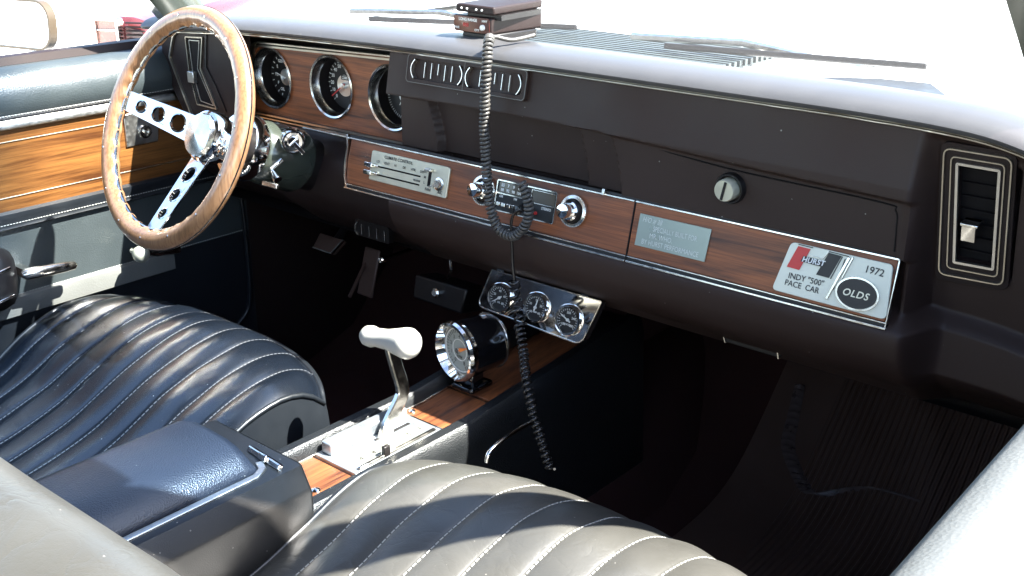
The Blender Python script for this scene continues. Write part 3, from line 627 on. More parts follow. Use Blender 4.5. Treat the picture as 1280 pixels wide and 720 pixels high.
# column
CX = (WC + WN*0) - WN*(-HUBD+.055)
CF = Fr(CX, WF.X, WF.Y)
col = thing('steering_column', 'dark painted steering column with chrome collar and ignition lock', 'steering column', tuple(CX))
mb = MB(); mb.lathe(CF, 0, 0, [(.036, .010), (.048, .008), (.0505, .000), (.0495, -.014), (.044, -.022)], 56, cap0=True); obj('collar', mb, M['chrome'], col, smooth=30)
mb = MB(); mb.lathe(CF, 0, 0, [(.040, -.016), (.0445, -.020), (.0490, -.050), (.0490, -.098), (.0450, -.106), (.041, -.108)], 56); hs = obj('housing', mb, M['paint'], col, smooth=40)
mb = MB(); mb.lathe(CF, 0, 0, [(.041, -.082), (.0400, -.13), (.0390, -.20), (.030, -.24)], 48); obj('shroud', mb, M['black'], col, smooth=40)
igx = WF.X
ig = Fr(CF.pt(.040, .020, -.068), V((.25, .9, -.15)).cross(V((.93, -.25, .25))), V((.05, .35, .9)))
ign = CF.pt(0, 0, -.062); ax = (V((.80, -.52, .30))).normalized()
ig = Fr(at(366, 176, x=-.325), V((0, 0, 1)).cross(ax), V((0, 0, 1)))
mb = MB(); mb.lathe(ig, 0, 0, [(.0185, -.010), (.0180, .006), (.0165, .010), (.0145, .010), (.013, .0065), (.0085, .006), (.0075, .010), (.0001, .010)], 36); obj('ignition_lock', mb, M['chrome'], col, smooth=30)
mb = MB(); mb.box(ig.sub(0, 0, 0, R(-52)), 0, .022, -.003, .003, .009, .0125); mb.box(ig.sub(0, 0, 0, R(40)), -.008, .008, -.0012, .0012, .009, .014); obj('key_ear', mb, M['chrome'], col, bevel=.001)
p0 = CF.pt(.020, -.030, -.045); p1 = at(345, 222, x=-.325)
mb = MB(); st0 = at(339, 212, x=-.34); st1 = at(347, 225, x=-.325)
mb.tube([st0 + V((0, .02, .01)), st0, (st0+st1)/2, st1], [.004, .004, .0055, .0068], 14); obj('tilt_lever', mb, M['chrome'], col, smooth=50)
mb = MB(); st = at(340, 231, x=-.335); fr = Fr(st, V((1, .05, -.02)), V((0, .25, 1))); mb.prism(fr, rrect(-.016, .016, -.004, .004, .002), 0, .006); obj('wiper_switch', mb, M['chrome2'], col, bevel=.0015)

# ================================================================== FRONT SEATS
M['seatp'] = mat('sunlit dusty seat vinyl', (.044, .043, .038), .40, spec=.7, bumps=(('w', 18, .20, .003), ('w', 60, .14, .0010), ('v', 1100, .12, .0003)), var=.2, varscale=14, dust=75)  # paler copy of the seat vinyl: sunlight put into the colour, plus dust specks
def seat(name, label, xa, xb, tab, yf, corner, seams, crown, side_lo, thr, back, vin, pa, pe):
    root = thing(name, label, 'car seat', ((xa+xb)/2, -.4, FZ), 'front bucket seats')
    xc, hw_ = (xa+xb)/2, (xb-xa)/2
    sp_ = seams
    def yfr(x):
        t = abs(x-xc)/hw_; return yf - corner*t**3.2
    def zt(x, w):                                       # w in 0..1 rear to front
        y = -.72 + (yfr(x)+.72)*w
        z = interp(tab, y - (yfr(x)-yf)*sstep(.4, 1, w))
        t = abs(x-xc)/hw_
        z -= crown*t*t + .011*max(0, (t-.88)/.12)**2
        if t < .93:
            ph = (x-xa)/sp_; f = abs(math.sin(PI*ph)); z += (pa*f**pe - pa*.8)*(1-sstep(.84, .93, t))*sstep(1.0, .93, w)
        z += .0035*noise.noise(V((x*9, y*9, xa))) + .0015*noise.noise(V((x*30, y*22, xa)))*sstep(1, .9, w)
        return y, z
    nx = 200; nw = 90
    X = [xa + (xb-xa)*i/nx for i in range(nx+1)]
    mb = MB(); rows = []
    for x in X:
        r_ = [V((x, *zt(x, k/nw))) for k in range(nw+1)]
        e = r_[-1]
        rows.append(r_)
    mb.grid(rows); cu = obj('cushion', mb, vin, root, smooth=60)
    # front and side skirts
    mb = MB()
    path = [rows[0][k] for k in range(0, nw+1, 3)] + [r[-1] for r in rows[4::4]] + [rows[-1][k] for k in range(nw-3, -1, -3)]
    def wall(p, d, bulge):
        cxy = V((xc, -.45, 0)); dirn = V((p.x-xc, max(0, p.y+.35)*1.2, 0)); 
        dirn = dirn.normalized() if dirn.length > 0 else dirn
        return p + dirn*bulge + V((0, 0, -d))
    def zf(p, f): return (p.z - side_lo)*f
    mb.grid([[wall(p, zf(p, f), b_) for f, b_ in ((0, 0), (.12, .006), (.35, .010), (.6, .004), (.8, -.008), (1, -.03))] for p in path]); obj('side_skirt', mb, M['seatside'], root, smooth=60)
    mb = MB(); mb.tube([p + V((0, 0, .0005)) for p in path], .0038, 8); obj('piping', mb, M['seatside'], root, smooth=80)
    k = 1
    while xa + k*sp_ < xb - .02:
        x = xa + k*sp_; mb = MB()
        pts = []
        for q in range(4, nw+1):
            y, z = zt(x, q/nw); pts.append(V((x, y, z+.0006)))
        # stitches: short dashes
        for q in range(0, len(pts)-1):
            a, b = pts[q], pts[q+1]
            mb.tube([a + (b-a)*.14, a + (b-a)*.86], .0008, 5)
        obj('seam', mb, thr, root, smooth=0); k += 1
    # backrest, reclined
    y0, z0, ang, top, bx0, bx1 = back
    d = V((0, -math.sin(R(ang)), math.cos(R(ang)))); nrm = V((0, math.cos(R(ang)), math.sin(R(ang))))
    o_ = V(((bx0+bx1)/2, y0, z0)); hwid = (bx1-bx0)/2; mb = MB(); rows = []
    NT = 40
    for i in range(NT+1):
        w = i/NT; L = top*w; ww = hwid*(1 - .16*w**3); row = []
        th = .060*(1-.25*w)
        K = 48
        for k in range(K):
            t = 2*PI*k/K; c_, s_ = math.cos(t), math.sin(t); ex = .42
            px_ = ww*abs(c_)**ex*(1 if c_ > 0 else -1); pn = th*abs(s_)**.75*(1 if s_ > 0 else -1)
            if w > .9: 
                g = math.sqrt(max(0, 1-((w-.9)/.1)**2)); pn *= max(.02, g); px_ *= (.93+.07*g)
            if pn > 0: pn += .003*abs(math.sin(PI*(px_+hwid)/sp_))
            row.append(o_ + V((px_, 0, 0)) + d*L + nrm*pn)
        rows.append(row)
    vv = mb.grid(rows, closed=True); mb.face(vv[0]); mb.face(vv[-1]); obj('backrest', mb, vin, root, smooth=60)
    for kk in (0, 24): mb = MB(); mb.tube([r[kk] for r in rows[:37]], .004, 6); obj('backrest_piping', mb, M['seatside'], root, smooth=80)
    # base
    mb = MB(); mb.box(WORLD, xa+.06, xb-.06, -.66, yf-.12, FZ, side_lo+.03); obj('seat_base', mb, M['carpet'], root)
    return root, zt
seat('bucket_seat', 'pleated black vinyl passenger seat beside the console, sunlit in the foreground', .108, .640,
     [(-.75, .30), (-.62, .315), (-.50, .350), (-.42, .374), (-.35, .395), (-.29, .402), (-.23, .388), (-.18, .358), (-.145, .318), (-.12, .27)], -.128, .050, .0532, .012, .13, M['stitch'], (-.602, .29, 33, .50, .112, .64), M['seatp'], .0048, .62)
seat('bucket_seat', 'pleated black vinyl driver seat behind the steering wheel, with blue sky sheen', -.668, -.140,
     [(-.75, .25), (-.62, .262), (-.50, .285), (-.40, .315), (-.32, .353), (-.25, .376), (-.20, .384), (-.165, .380), (-.14, .368), (-.125, .352)], -.122, .058, .0528, .010, .13, M['thread'], (-.74, .28, 22, .56, -.66, -.145), M['seat'], .0052, .55)

# ================================================================== CENTRE CONSOLE
con = thing('center_console', 'black centre console with padded bin lid, walnut inserts and bright shifter plate', 'console', (.01, -.4, FZ))
CXc = .0225
def ztop(y): return .345 + .085*max(0, y+.12) 
def conrow(y, pts): return [V((CXc+a, y, ztop(y)+b if b > -.1 else FZ)) for a, b in pts]
sec = [(-.068, -.3), (-.064, -.01), (-.060, .016), (-.056, .020), (-.044, .020), (-.040, .016), (-.0375, -.004), (.0375, -.004), (.038, .003), (.042, .008), (.056, .008), (.060, .004), (.066, -.02), (.078, -.3)]
ys = [-.46, -.30, -.20, -.12, -.05, .02, .10, .18, .26]
mb = MB(); mb.grid([conrow(y, sec) for y in ys]); obj('console_body', mb, M['pebble'], con, smooth=40)
def cpatch(name, y0, y1, a0, a1, h0, h1, m_, par=con, bevel=.0008):
    mb = MB(); n = 8; rows = []
    top = [[V((CXc+a, y0+(y1-y0)*k/n, ztop(y0+(y1-y0)*k/n)+h)) for a, h in ((a0, h0), (a0, h1), (a1, h1), (a1, h0))] for k in range(n+1)]
    vv = mb.grid(top, closed=True); mb.face(vv[0]); mb.face(vv[-1]); return obj(name, mb, m_, par, bevel=bevel)
cpatch('wood_insert', -.385, -.302, -.0365, .0365, -.004, .000, M['conwood'])
cpatch('wood_insert', -.148, -.062, -.0365, .0365, -.004, .000, M['conwood'])
cpatch('wood_insert', -.056, .17, -.0365, .0365, -.004, .000, M['conwood'])
cpatch('insert_frame', -.154, -.150, -.037, .037, -.004, .003, M['chrome2'])
for s_ in (-1, 1): cpatch('insert_frame', -.40, .17, s_*.0375-.0010, s_*.0375+.0010, -.004, .0035, M['chrome2'])
sp0 = cpatch('shifter_plate', -.300, -.154, -.0365, .0365, -.004, .004, M['shift'])
cpatch('raised_bezel', -.292, -.162, -.034, -.016, .004, .020, M['shift'], sp0, .002)
cpatch('raised_bezel', -.292, -.162, .030, .036, .004, .008, M['chrome2'], sp0, .002)
cpatch('gate_slot', -.230, -.170, -.008, -.003, .004, .0050, M['black'], sp0)
cpatch('gate_strip', -.285, -.170, .008, .022, .004, .0048, M['plate'], sp0)
mb = MB()
for k, ch in enumerate('PRND21'):
    fr = Fr((CXc+.015, -.272+.02*k, ztop(-.27)+.0050), (0, -1, 0), (1, 0, 0)); mb.text(fr, ch, 0, 0, .010, 0, bold=.03)
obj('gate_letters', mb, M['darkprint'], sp0, smooth=0)
mb = MB(); mb.box(WORLD, CXc+.030, CXc+.036, -.252, -.242, ztop(-.2)+.004, ztop(-.2)+.018); obj('gate_pointer', mb, M['black'], sp0, bevel=.001)
mb = MB(); mb.lathe(Fr((CXc+.040, -.372, ztop(-.37))), 0, 0, [(.0001, 0)], 3) if False else mb.lathe(Fr((CXc+.026, -.352, ztop(-.36)), (1, 0, 0), (0, 1, 0)), 0, 0, [(.006, 0), (.006, .002), (.004, .004), (.0001, .0045)], 20); obj('insert_screw', mb, M['chrome'], con, smooth=40)
mb = MB(); mb.lathe(Fr((CXc-.030, -.140, ztop(-.14)), (1, 0, 0), (0, 1, 0)), 0, 0, [(.0045, 0), (.0045, .002), (.003, .0035), (.0001, .004)], 20); obj('insert_screw', mb, M['chrome'], con, smooth=40)
# bin with sloped right flank
BX = 0.0
bsec = [(-.100, .10), (-.096, .34), (-.088, .385), (-.066, .418), (-.060, .422), (.089, .422), (.094, .420), (.106, .398), (.109, .392), (.111, .10)]
mb = MB(); rows = []
for y in (-.402, -.6, -.8, -1.15): rows.append([V((BX+a, y, z)) for a, z in bsec])
vv = mb.grid(rows); mb.face(vv[0]); obj('bin', mb, M['bin'], con, smooth=30, bevel=.004, seg=3)
mb = MB(); lsec = [(-.052, .421), (-.054, .436), (-.048, .446), (-.034, .4515), (.0, .4535), (.030, .452), (.047, .448), (.060, .441), (.071, .430), (.073, .424), (.073, .421)]
rows = []
for y, k in ((-.444, .0), (-.4455, .5), (-.450, .85), (-.460, 1), (-.7, 1), (-1.13, 1)): rows.append([V((.009+(BX+a-.009)*(.95+.05*k), y, .421+(z-.421)*max(.05, k))) for a, z in lsec])
vv = mb.grid(rows); mb.face(vv[0]); obj('bin_lid', mb, mat('grained lid vinyl', (.026, .031, .043), .36, spec=.7, bumps=(('v', 620, .45, .0008),), var=.12, dust=65), con, smooth=60)  # lid vinyl lighter and bluer: sky sheen put into its colour
mb = MB(); mb.ribbon(WORLD, [(.0815, -1.1), (.0815, -.455), (.074, -.440), (.060, -.434)], .0085, .421, .4245); obj('lid_bright_flange', mb, M['brightal'], con, bevel=.001)
mb = MB(); la = at(311, 560, z=.425); lb = at(350, 585, z=.425)
dv = (lb-la); fr = Fr((la+lb)/2, dv, V((0, .5, 1))); mb.prism(fr, rrect(-dv.length/2, dv.length/2, -.0035, .0035, .002), -.004, .002); mb.box(fr, -.006, .008, -.003, .005, .002, .005); obj('lid_latch', mb, M['chrome'], con, bevel=.0012)

# shifter
sh = thing('gear_shifter', 'bent chrome gear lever topped by a white T handle', 'gear lever', (.018, -.20, .35))
sx = .018
pts = [at(479, 556, x=sx), at(486, 530, x=sx), at(500, 500, x=sx), at(503, 485, x=sx), at(496, 460, x=sx), at(489, 436, x=sx), at(487, 428, x=sx)]
pts = smooth_path(pts, 4); mb = MB(); rows = []
for i, p in enumerate(pts):
    t = (pts[min(i+1, len(pts)-1)] - pts[max(i-1, 0)]).normalized(); e1 = V((0, 1, 0)); e1 = (e1 - t*e1.dot(t)).normalized(); e2 = t.cross(e1)
    w_ = .011*(1-.30*i/len(pts)); th = .0035
    rows.append([p + e2*a*th + e1*b*w_ for a, b in ((-1, -.8), (-.7, -1), (.7, -1), (1, -.8), (1, .8), (.7, 1), (-.7, 1), (-1, .8))])
vv = mb.grid(rows, closed=True); mb.face(vv[0]); mb.face(vv[-1]); obj('lever', mb, M['chrome2'], sh, smooth=25)
h0 = at(457, 419, x=sx-.047); h1 = at(513, 430, x=sx+.030)
mb = MB(); ax = h1-h0; L = ax.length; 
tabh = [(-.004, .002), (-.0025, .009), (.003, .0128), (.012, .0138), (.25*L, .0118), (.5*L, .0130), (.72*L, .0165), (.88*L, .0192), (.97*L, .0195), (L+.004, .0165), (L+.008, .010), (L+.010, .001)]
fr = Fr(h0, V((0, 0, 1)).cross(ax), V((0, 0, 1))); fr = Fr(h0, ax.cross(V((0, 0, 1))), ax.cross(V((0, 0, 1))).cross(ax))
if fr.N.dot(ax) < 0: fr = Fr(h0, -fr.X, fr.Y)
mb.lathe(fr, 0, 0, [(r_, h) for h, r_ in tabh], 40, True, True); obj('t_handle', mb, M['handle'], sh, smooth=70)

# tachometer
tc_ = at(567, 440, x=.005); tc_.z += 0
tN = V((-.16, -.90, .40)).normalized(); TF = Fr(tc_, V((0, 0, 1)).cross(tN), V((0, 0, 1)))
ta = thing('tachometer', 'chrome rimmed tachometer pod standing on the console behind the shifter', 'tachometer', tuple(tc_))
RT_ = .0415
mb = MB(); mb.lathe(TF, 0, 0, [(RT_-.002, -.012), (RT_+.001, -.006), (RT_+.001, -.002), (RT_-.001, .002), (RT_-.004, .003), (RT_-.009, -.010)], 64); obj('bezel', mb, M['chrome'], ta, smooth=25)
mb = MB(); mb.lathe(TF, 0, 0, [(RT_-.003, -.008), (RT_-.0025, -.02), (RT_-.0035, -.060), (RT_-.007, -.070), (RT_-.014, -.075), (.0001, -.076)], 56); obj('housing', mb, M['gloss'], ta, smooth=40)
mb = MB(); mb.lathe(TF, 0, 0, [(RT_-.009, -.0105), (.0001, -.0105)], 48); dl = obj('dial', mb, M['paledial'], ta)
mb = MB(); ticks(mb, TF, 0, 0, .024, .029, 240, -60, 33, .0003, -.0102)
mb.text(TF, 'RPM', 0, -.010, .006, -.010, bold=.02)
for k in range(9):
    t = R(240 - 300*k/8); mb.text(TF, str(k), .0195*math.cos(t), .0195*math.sin(t), .0075, -.010, bold=.02)
obj('dial_marks', mb, M['darkprint'], dl, smooth=0)
mb = MB(); mb.ribbon(TF, circ(0, 0, .0305, 48), .0012, -.0105, -.009, closed=True); mb.ribbon(TF, circ(0, 0, .0150, 40), .0008, -.0105, -.0098, closed=True); obj('dial_ring', mb, M['whitemark'], dl)
mb = MB(); needle(mb, TF, 0, 0, 25, -.003, .022, .0028, .0006, -.008); obj('needle', mb, M['orange'], ta)
mb = MB(); mb.lathe(TF, 0, 0, [(.0045, -.0105), (.004, -.005), (.0001, -.005)], 20); obj('needle_hub', mb, M['chrome'], ta, smooth=30)
mb = MB(); mb.tube([TF.pt(.0385*math.cos(t), .0385*math.sin(t), -.063) for t in [2*PI*k/48 for k in range(48)]], .0011, 6, closed=True); obj('rear_ring', mb, M['chrome2'], ta)
pb = TF.pt(0, -.040, -.030)
mb = MB(); mb.box(Fr(V((pb.x, pb.y, (pb.z+.352)/2)), (1, 0, 0), (0, 0, 1)), -.012, .012, -(pb.z-.352)/2, (pb.z-.352)/2+.004, -.012, .012); mb.box(Fr(V((pb.x, pb.y, .357)), (1, 0, 0), (0, 1, 0)), -.020, .020, -.022, .022, -.004, .004)
obj('bracket', mb, M['gloss'], ta, bevel=.003)
mb = MB(); mb.lathe(Fr(V((pb.x-.010, pb.y-.014, pb.z-.006))), 0, 0, [(.005, 0), (.005, .003), (.003, .005), (.0001, .005)], 6); obj('bracket_screw', mb, M['chrome2'], ta)

# three gauge plate under the dash
GPF = Fr((.06, .035, .455), (1, 0, 0), (0, .20, .98))
q = [GPF.px(*p) for p in ((616, 337), (753, 377), (727, 431), (597, 382))]
gc = thing('gauge_cluster', 'chrome plate of three small round gauges hanging under the dash', 'gauge cluster', (.06, .035, .455))
ga0, ga1 = (q[0][0]+q[3][0])/2, (q[1][0]+q[2][0])/2; gb0, gb1 = (q[2][1]+q[3][1])/2, (q[0][1]+q[1][1])/2
g3 = [GPF.px(*p) for p in ((626.5, 372), (671.5, 384), (712, 399.5))]
mb = MB(); mb.holed(GPF, [rpoly([(q[0][0], q[0][1]), (q[1][0], q[1][1]), (q[2][0], q[2][1]), (q[3][0], q[3][1])], [.002, .002, .014, .014])] + [circ(a, b, .0190, 36) for a, b in g3], -.0015, .0015); obj('panel', mb, M['chrome'], gc, bevel=.0008)
mb = MB(); mb.ribbon(GPF, rpoly([q[0], q[1], q[2], q[3]], [.002, .002, .014, .014]), .0016, -.010, .0022, closed=True); obj('panel_lip', mb, M['chrome2'], gc)
for k, (a, b) in enumerate(g3):
    mb = MB(); mb.lathe(GPF, a, b, [(.0215, .0015), (.0215, .005), (.0200, .008), (.0180, .008), (.0165, .004)], 44); g_ = obj('gauge', mb, M['chrome'], gc, smooth=30)
    mb = MB(); mb.lathe(GPF, a, b, [(.0175, .0035), (.0001, .0035)], 36); obj('dial', mb, M['dial'], g_)
    mb = MB(); mb.lathe(GPF, a, b, [(.0190, .002), (.0190, -.03), (.0001, -.031)], 24); obj('gauge_can', mb, M['black'], g_)
    mb = MB(); ticks(mb, GPF, a, b, .0130, .0155, 225, -45, 21, .0003, .0038)
    labs = (('0', '20', '40', '60', '80'), ('60', '30', '0', '30', '60'), ('100', '160', '200', '240', '280'))[k]
    for j, s_ in enumerate(labs):
        t = R(225 - 270*j/4); mb.text(GPF, s_, a+.0098*math.cos(t), b+.0098*math.sin(t), .0046, .004, bold=.02)
    mb.text(GPF, ('OIL', 'AMP', 'WATER')[k], a, b-.0065, .0036, .004, bold=.02)
    obj('dial_marks', mb, M['whitemark'], g_, smooth=0)
    mb = MB(); needle(mb, GPF, a, b, (215, 75, 155)[k], .005, .0125, .0010, .0005, .0046); mb.lathe(GPF, a, b, [(.0022, .0038), (.002, .006), (.0001, .006)], 16); obj('needle', mb, M['whitemark'], g_)
for s_ in (ga0+.02, ga1-.02):
    mb = MB(); mb.box(GPF, s_-.006, s_+.006, gb1-.004, gb1+.028, -.006, -.004); obj('bracket', mb, M['black'], gc)

# switch box, pedals, small fittings under the dash
sb = thing('switch_box', 'small black box with chrome emblem knob under the dash left of the gauges', 'switch box', (-.19, .1, .36))
BF = Fr((-.19, .10, .397), (1, .0, 0), (0, .2, 1)); q = [BF.px(*p) for p in ((519, 343), (584, 362), (576, 393), (516, 372))]
mb = MB(); mb.prism(BF, q, -.05, 0); obj('case', mb, M['black'], sb, bevel=.003)
a, b = BF.px(547, 366); mb = MB(); mb.lathe(BF, a, b, [(.0085, 0), (.008, .006), (.005, .008), (.0001, .008)], 9); obj('knob', mb, M['chrome2'], sb, smooth=20)
mb = MB(); mb.tube(smooth_path([at(563, 325, y=.07), at(564, 338, y=.07), at(560, 347, y=.075)], 5), .0022, 6); obj('cable_clip', mb, M['chrome2'], sb)
pd = thing('brake_pedal', 'black rubber brake pedal with chrome edge in the driver footwell', 'pedal', (-.60, .25, .33))
PF = Fr((-.60, .22, .345), (1, 0, 0), (0, .5, .85)); q = [PF.px(*p) for p in ((400, 291), (429, 300), (414, 317), (391, 309))]
mb = MB(); mb.prism(PF, rpoly(q, .004), -.012, 0); obj('pad', mb, M['rubber'], pd, bevel=.002)
mb = MB(); mb.ribbon(PF, [q[3], q[2], q[1]], .0022, -.004, .002); obj('pad_trim', mb, M['chrome2'], pd)
mb = MB(); mb.tube([V((-.60, .24, .35)), V((-.60, .36, .46)), V((-.60, .40, .60))], .008, 8); obj('arm', mb, M['black'], pd)
gp_ = thing('gas_pedal', 'long narrow black accelerator pedal near the tunnel', 'pedal', (-.34, .35, .15))
a, b = at(462, 318, y=.26), at(437, 371, y=.17)
mb = MB(); mb.tube([a, b], .0035, 6); obj('rod', mb, M['rubber'], gp_)
mb = MB(); mb.box(Fr((a+b)/2 + V((0, .02, 0)), (1, 0, 0), (0, .3, 1)), -.02, .02, -.045, .045, -.006, 0); obj('pad', mb, M['rubber'], gp_, bevel=.003)
mb = MB(); p = at(476, 325, y=.12); mb.lathe(Fr(p), 0, 0, [(.006, -.01), (.006, .0), (.004, .002), (.003, 0), (.0001, 0)], 20)
mb.lathe(Fr(p), 0, 0, [(.004, -.18), (.004, 0)], 10)
tag(obj('pull_knob', mb, M['chrome2'], smooth=30), 'tiny dull metal pull knob in the dark below the column', 'knob')

# ================================================================== DOORS
DX = -.74
dd = thing('driver_door', 'driver door panel with walnut inlay between black vinyl pads', 'car door', (DX, -.5, .1))
def dsec(name, prof, m_, y0=-1.30, y1=.150, par=dd, X=DX, sg=1, smooth=50):
    mb = MB(); n = 40; mb.grid([[V((X + sg*px_, y0+(y1-y0)*k/n, z)) for px_, z in prof] for k in range(n+1)]); return obj(name, mb, m_, par, smooth=smooth)
sill = lambda u, v_: at(u, v_, x=DX).z
dsec('upper_pad', [(-.05, .727), (-.028, .731), (-.014, .728), (-.002, .716), (.008, .700), (.012, .682), (.008, .664), (.004, .658)], M['doorv'])
dsec('window_seal', [(-.062, .740), (-.052, .744), (-.040, .742), (-.036, .730), (-.042, .724)], M['lower'])
dsec('bright_molding', [(.002, .657), (.006, .655), (.009, .648), (.009, .643), (.003, .640)], M['brightal'])
dsec('bead_trim', [(.004, .664), (.008, .662), (.009, .659), (.005, .656)], M['black'])
dsec('wood_inlay', [(.002, .641), (.002, .513)], M['doorwood'])
dsec('inlay_line', [(.002, .6225), (.0036, .6217), (.002, .6205)], M['gold']); dsec('inlay_line', [(.002, .5360), (.0036, .5352), (.002, .5340)], M['gold'])
dsec('lower_molding', [(.002, .514), (.010, .511), (.011, .503), (.008, .495), (.011, .488), (.004, .484)], M['seatside'])
dsec('lower_panel', [(.003, .486), (.003, .375)], M['doorv'])
for zz in (.4945, .662, .378):
    mb = MB()
    for k in range(150):
        y = -.60 + k*.0050
        if y > .14: break
        mb.tube([V((DX+.0095 if zz != .378 else DX+.005, y, zz)), V((DX+.0095 if zz != .378 else DX+.005, y+.0032, zz))], .0007, 4)
    obj('stitching', mb, M['stitch'], dd, smooth=0)
dsec('sill_ledge', [(.003, .377), (.010, .374), (.012, .366), (.012, .345), (.003, .342)], M['sunlit_tone'], y1=-.02)
dsec('kick_pad', [(.003, .375), (.004, .06)], M['seatside'], y0=-1.3, y1=.150)
dsec('outer_skin', [(-.05, .727), (-.10, .725), (-.14, .68), (-.16, .40), (-.14, -.12), (-.06, -.16), (-.02, .05), (0, .06)], M['body'], y0=-1.30, y1=.16)
mb = MB(); mb.tube(smooth_path([V((DX+.006, .135, .50)), V((DX+.006, .14, .35)), V((DX+.006, .135, .24)), V((DX+.006, .11, .20)), V((DX+.006, .05, .175))], 8), .004, 8); obj('door_edge_seal', mb, M['seatside'], dd, smooth=60)
# remote mirror control
q = [at(*p, x=DX+.004) for p in ((152, 137), (199, 128), (197, 178), (158, 184))]
DF = Fr((DX+.003, -.10, .62), (0, 1, 0), (0, 0, 1))
mb = MB(); mb.prism(DF, [DF.px(*p) for p in ((154, 144), (198, 132), (197, 176), (158, 184))], -.001, .002); mc = obj('mirror_control', mb, M['brightal'], dd, bevel=.0008)
a, b = DF.px(180, 164); mb = MB(); mb.lathe(DF, a, b, [(.012, .002), (.011, .006), (.007, .0065), (.006, .003), (.0001, .003)], 28); mb.tube([DF.pt(a, b, .003), DF.pt(a, b+.001, .02)], .003, 8); obj('control_stick', mb, M['chrome2'], mc, smooth=30)
# pull handle and armrest
ph0, ph1 = at(32, 343, x=DX+.045), at(94, 331, x=DX+.045)
mb = MB(); ax = ph1-ph0; fr = Fr(ph0, ax, V((0, 0, 1)))
mb.lathe(Fr(ph0, V((0, 0, 1)).cross(ax)*-1 if False else ax.cross(V((0, 0, 1))), V((0, 0, 1))), 0, 0, [(.0001, -.004)], 3) if False else mb.tube([ph0 - ax*.08, ph0, ph0 + ax*.3, ph0 + ax*.75, ph0 + ax*.97, ph1 + ax*.02], [.004, .0095, .0100, .0088, .0075, .004], 16); mb.box(fr, .0, .014, -.007, .006, -.05, -.006); obj('door_handle', mb, M['chrome2'], dd, smooth=50)
mb = MB(); ar = [(.0, .47), (.03, .468), (.055, .455), (.062, .43), (.060, .40), (.045, .372), (.0, .36)]
mb.grid([[V((DX + px_*k, y, .415+(z-.415)*(.5+.5*k))) for px_, z in ar] for y, k in ((-1.2, 1), (-.38, 1), (-.345, .95), (-.325, .8), (-.31, .45), (-.305, .05))]); ao = obj('armrest', mb, M['black'], dd, smooth=50)
mb = MB()
for zz in (.395, .440): mb.tube([V((DX+.062, -1.1, zz)), V((DX+.0615, -.36, zz)), V((DX+.05, -.33, zz))], .003, 8)
obj('armrest_trim', mb, M['chrome'], ao, smooth=60)
wk = at(177, 318, x=DX+.06)
mb = MB(); kf = Fr(wk, V((0, 1, 0)), V((0, 0, 1)))
mb.lathe(kf, 0, 0, [(.004, -.03), (.004, -.014), (.011, -.012), (.0145, -.004), (.0145, .002), (.010, .009), (.0001, .011)], 30); ck = obj('crank_knob', mb, M['plate'], dd, smooth=50)
mb = MB(); c2 = at(222, 311, x=DX+.03); mb.tube([wk + V((-.03, 0, 0)), (wk+c2)/2 + V((-.01, .0, -.004)), c2], [.006, .007, .009], 10); obj('crank_arm', mb, M['chrome2'], ck, smooth=50)
# kick panel / cowl side on the left
mb = MB(); mb.grid([[V((DX-.002, y, z)) for z in (.06, .5, .72)] for y in (.15, .4, .64)]); struct('kick_panel', mb, M['lower'])
mb = MB(); mb.grid([[V((.80, y, z)) for z in (.06, .5, .72)] for y in (.05, .4, .64)]); struct('kick_panel_right', mb, M['lower'])
# passenger door
pdr = thing('passenger_door', 'passenger door top in grained vinyl, brightly sunlit at the lower right corner', 'car door', (.86, -.5, .1))
PX = .803
dsec('top_pad', [(-.012, .62), (-.008, .70), (-.002, .728), (.008, .744), (.026, .752), (.055, .754), (.075, .750)], M['sunlit_tone'], y0=-1.35, y1=.10, par=pdr, X=PX)
dsec('inner_panel', [(-.012, .62), (-.004, .06)], M['seatside'], y0=-1.35, y1=.10, par=pdr, X=PX)
dsec('window_seal', [(.075, .750), (.085, .757), (.095, .750)], M['rubber'], y0=-1.35, y1=.10, par=pdr, X=PX)
dsec('outer_skin', [(.095, .75), (.13, .73), (.15, .66), (.17, .40), (.15, -.12), (.06, -.16), (-.004, .06)], M['body'], y0=-1.35, y1=.10, par=pdr, X=PX)

# ================================================================== WINDSCREEN, PILLARS, BODY OUTSIDE
wf = thing('windscreen', 'dusty windscreen glass between dark painted sloping pillars', 'windscreen', (0, .3, .8))
def pil(x0, y0, z0, x1, y1, z1, wx, wy):
    mb = MB(); a = V((x0, y0, z0)); b = V((x1, y1, z1)); t = (b-a).normalized(); e = V((1, 0, 0)); e = (e-t*e.dot(t)).normalized(); g = t.cross(e)
    n = 10; rows = []
    for k in range(n+1):
        p = a + (b-a)*k/n; rows.append([p + e*wx*c1 + g*wy*c2 for c1, c2 in ((-1, -.6), (-.6, -1), (.6, -1), (1, -.6), (1, .6), (.6, 1), (-.6, 1), (-1, .6))])
    mb.grid(rows, closed=True); return mb
PT = (.60, -.40, 1.27)
obj('pillar', pil(-.735, .085, .745, -.62, -.40, 1.27, .022, .035), M['paint'], wf, smooth=40)
obj('pillar', pil(.738, .02, .72, .628, -.40, 1.27, .026, .035), M['paint'], wf, smooth=40)
mb = MB(); n = 24; rows = []
for k in range(n+1):
    s_ = -1 + 2*k/n; x = .61*s_; y = -.40 + .05*(1-s_*s_); z = 1.27 + .02*(1-s_*s_); rows.append([V((x, y+c1*.03, z+c2*.018)) for c1, c2 in ((-1, -.6), (-.6, -1), (.6, -1), (1, -.6), (1, .6), (.6, 1), (-.6, 1), (-1, .6))])
mb.grid(rows, closed=True); obj('header', mb, M['paint'], wf, smooth=40)
mb = MB(); rows = []
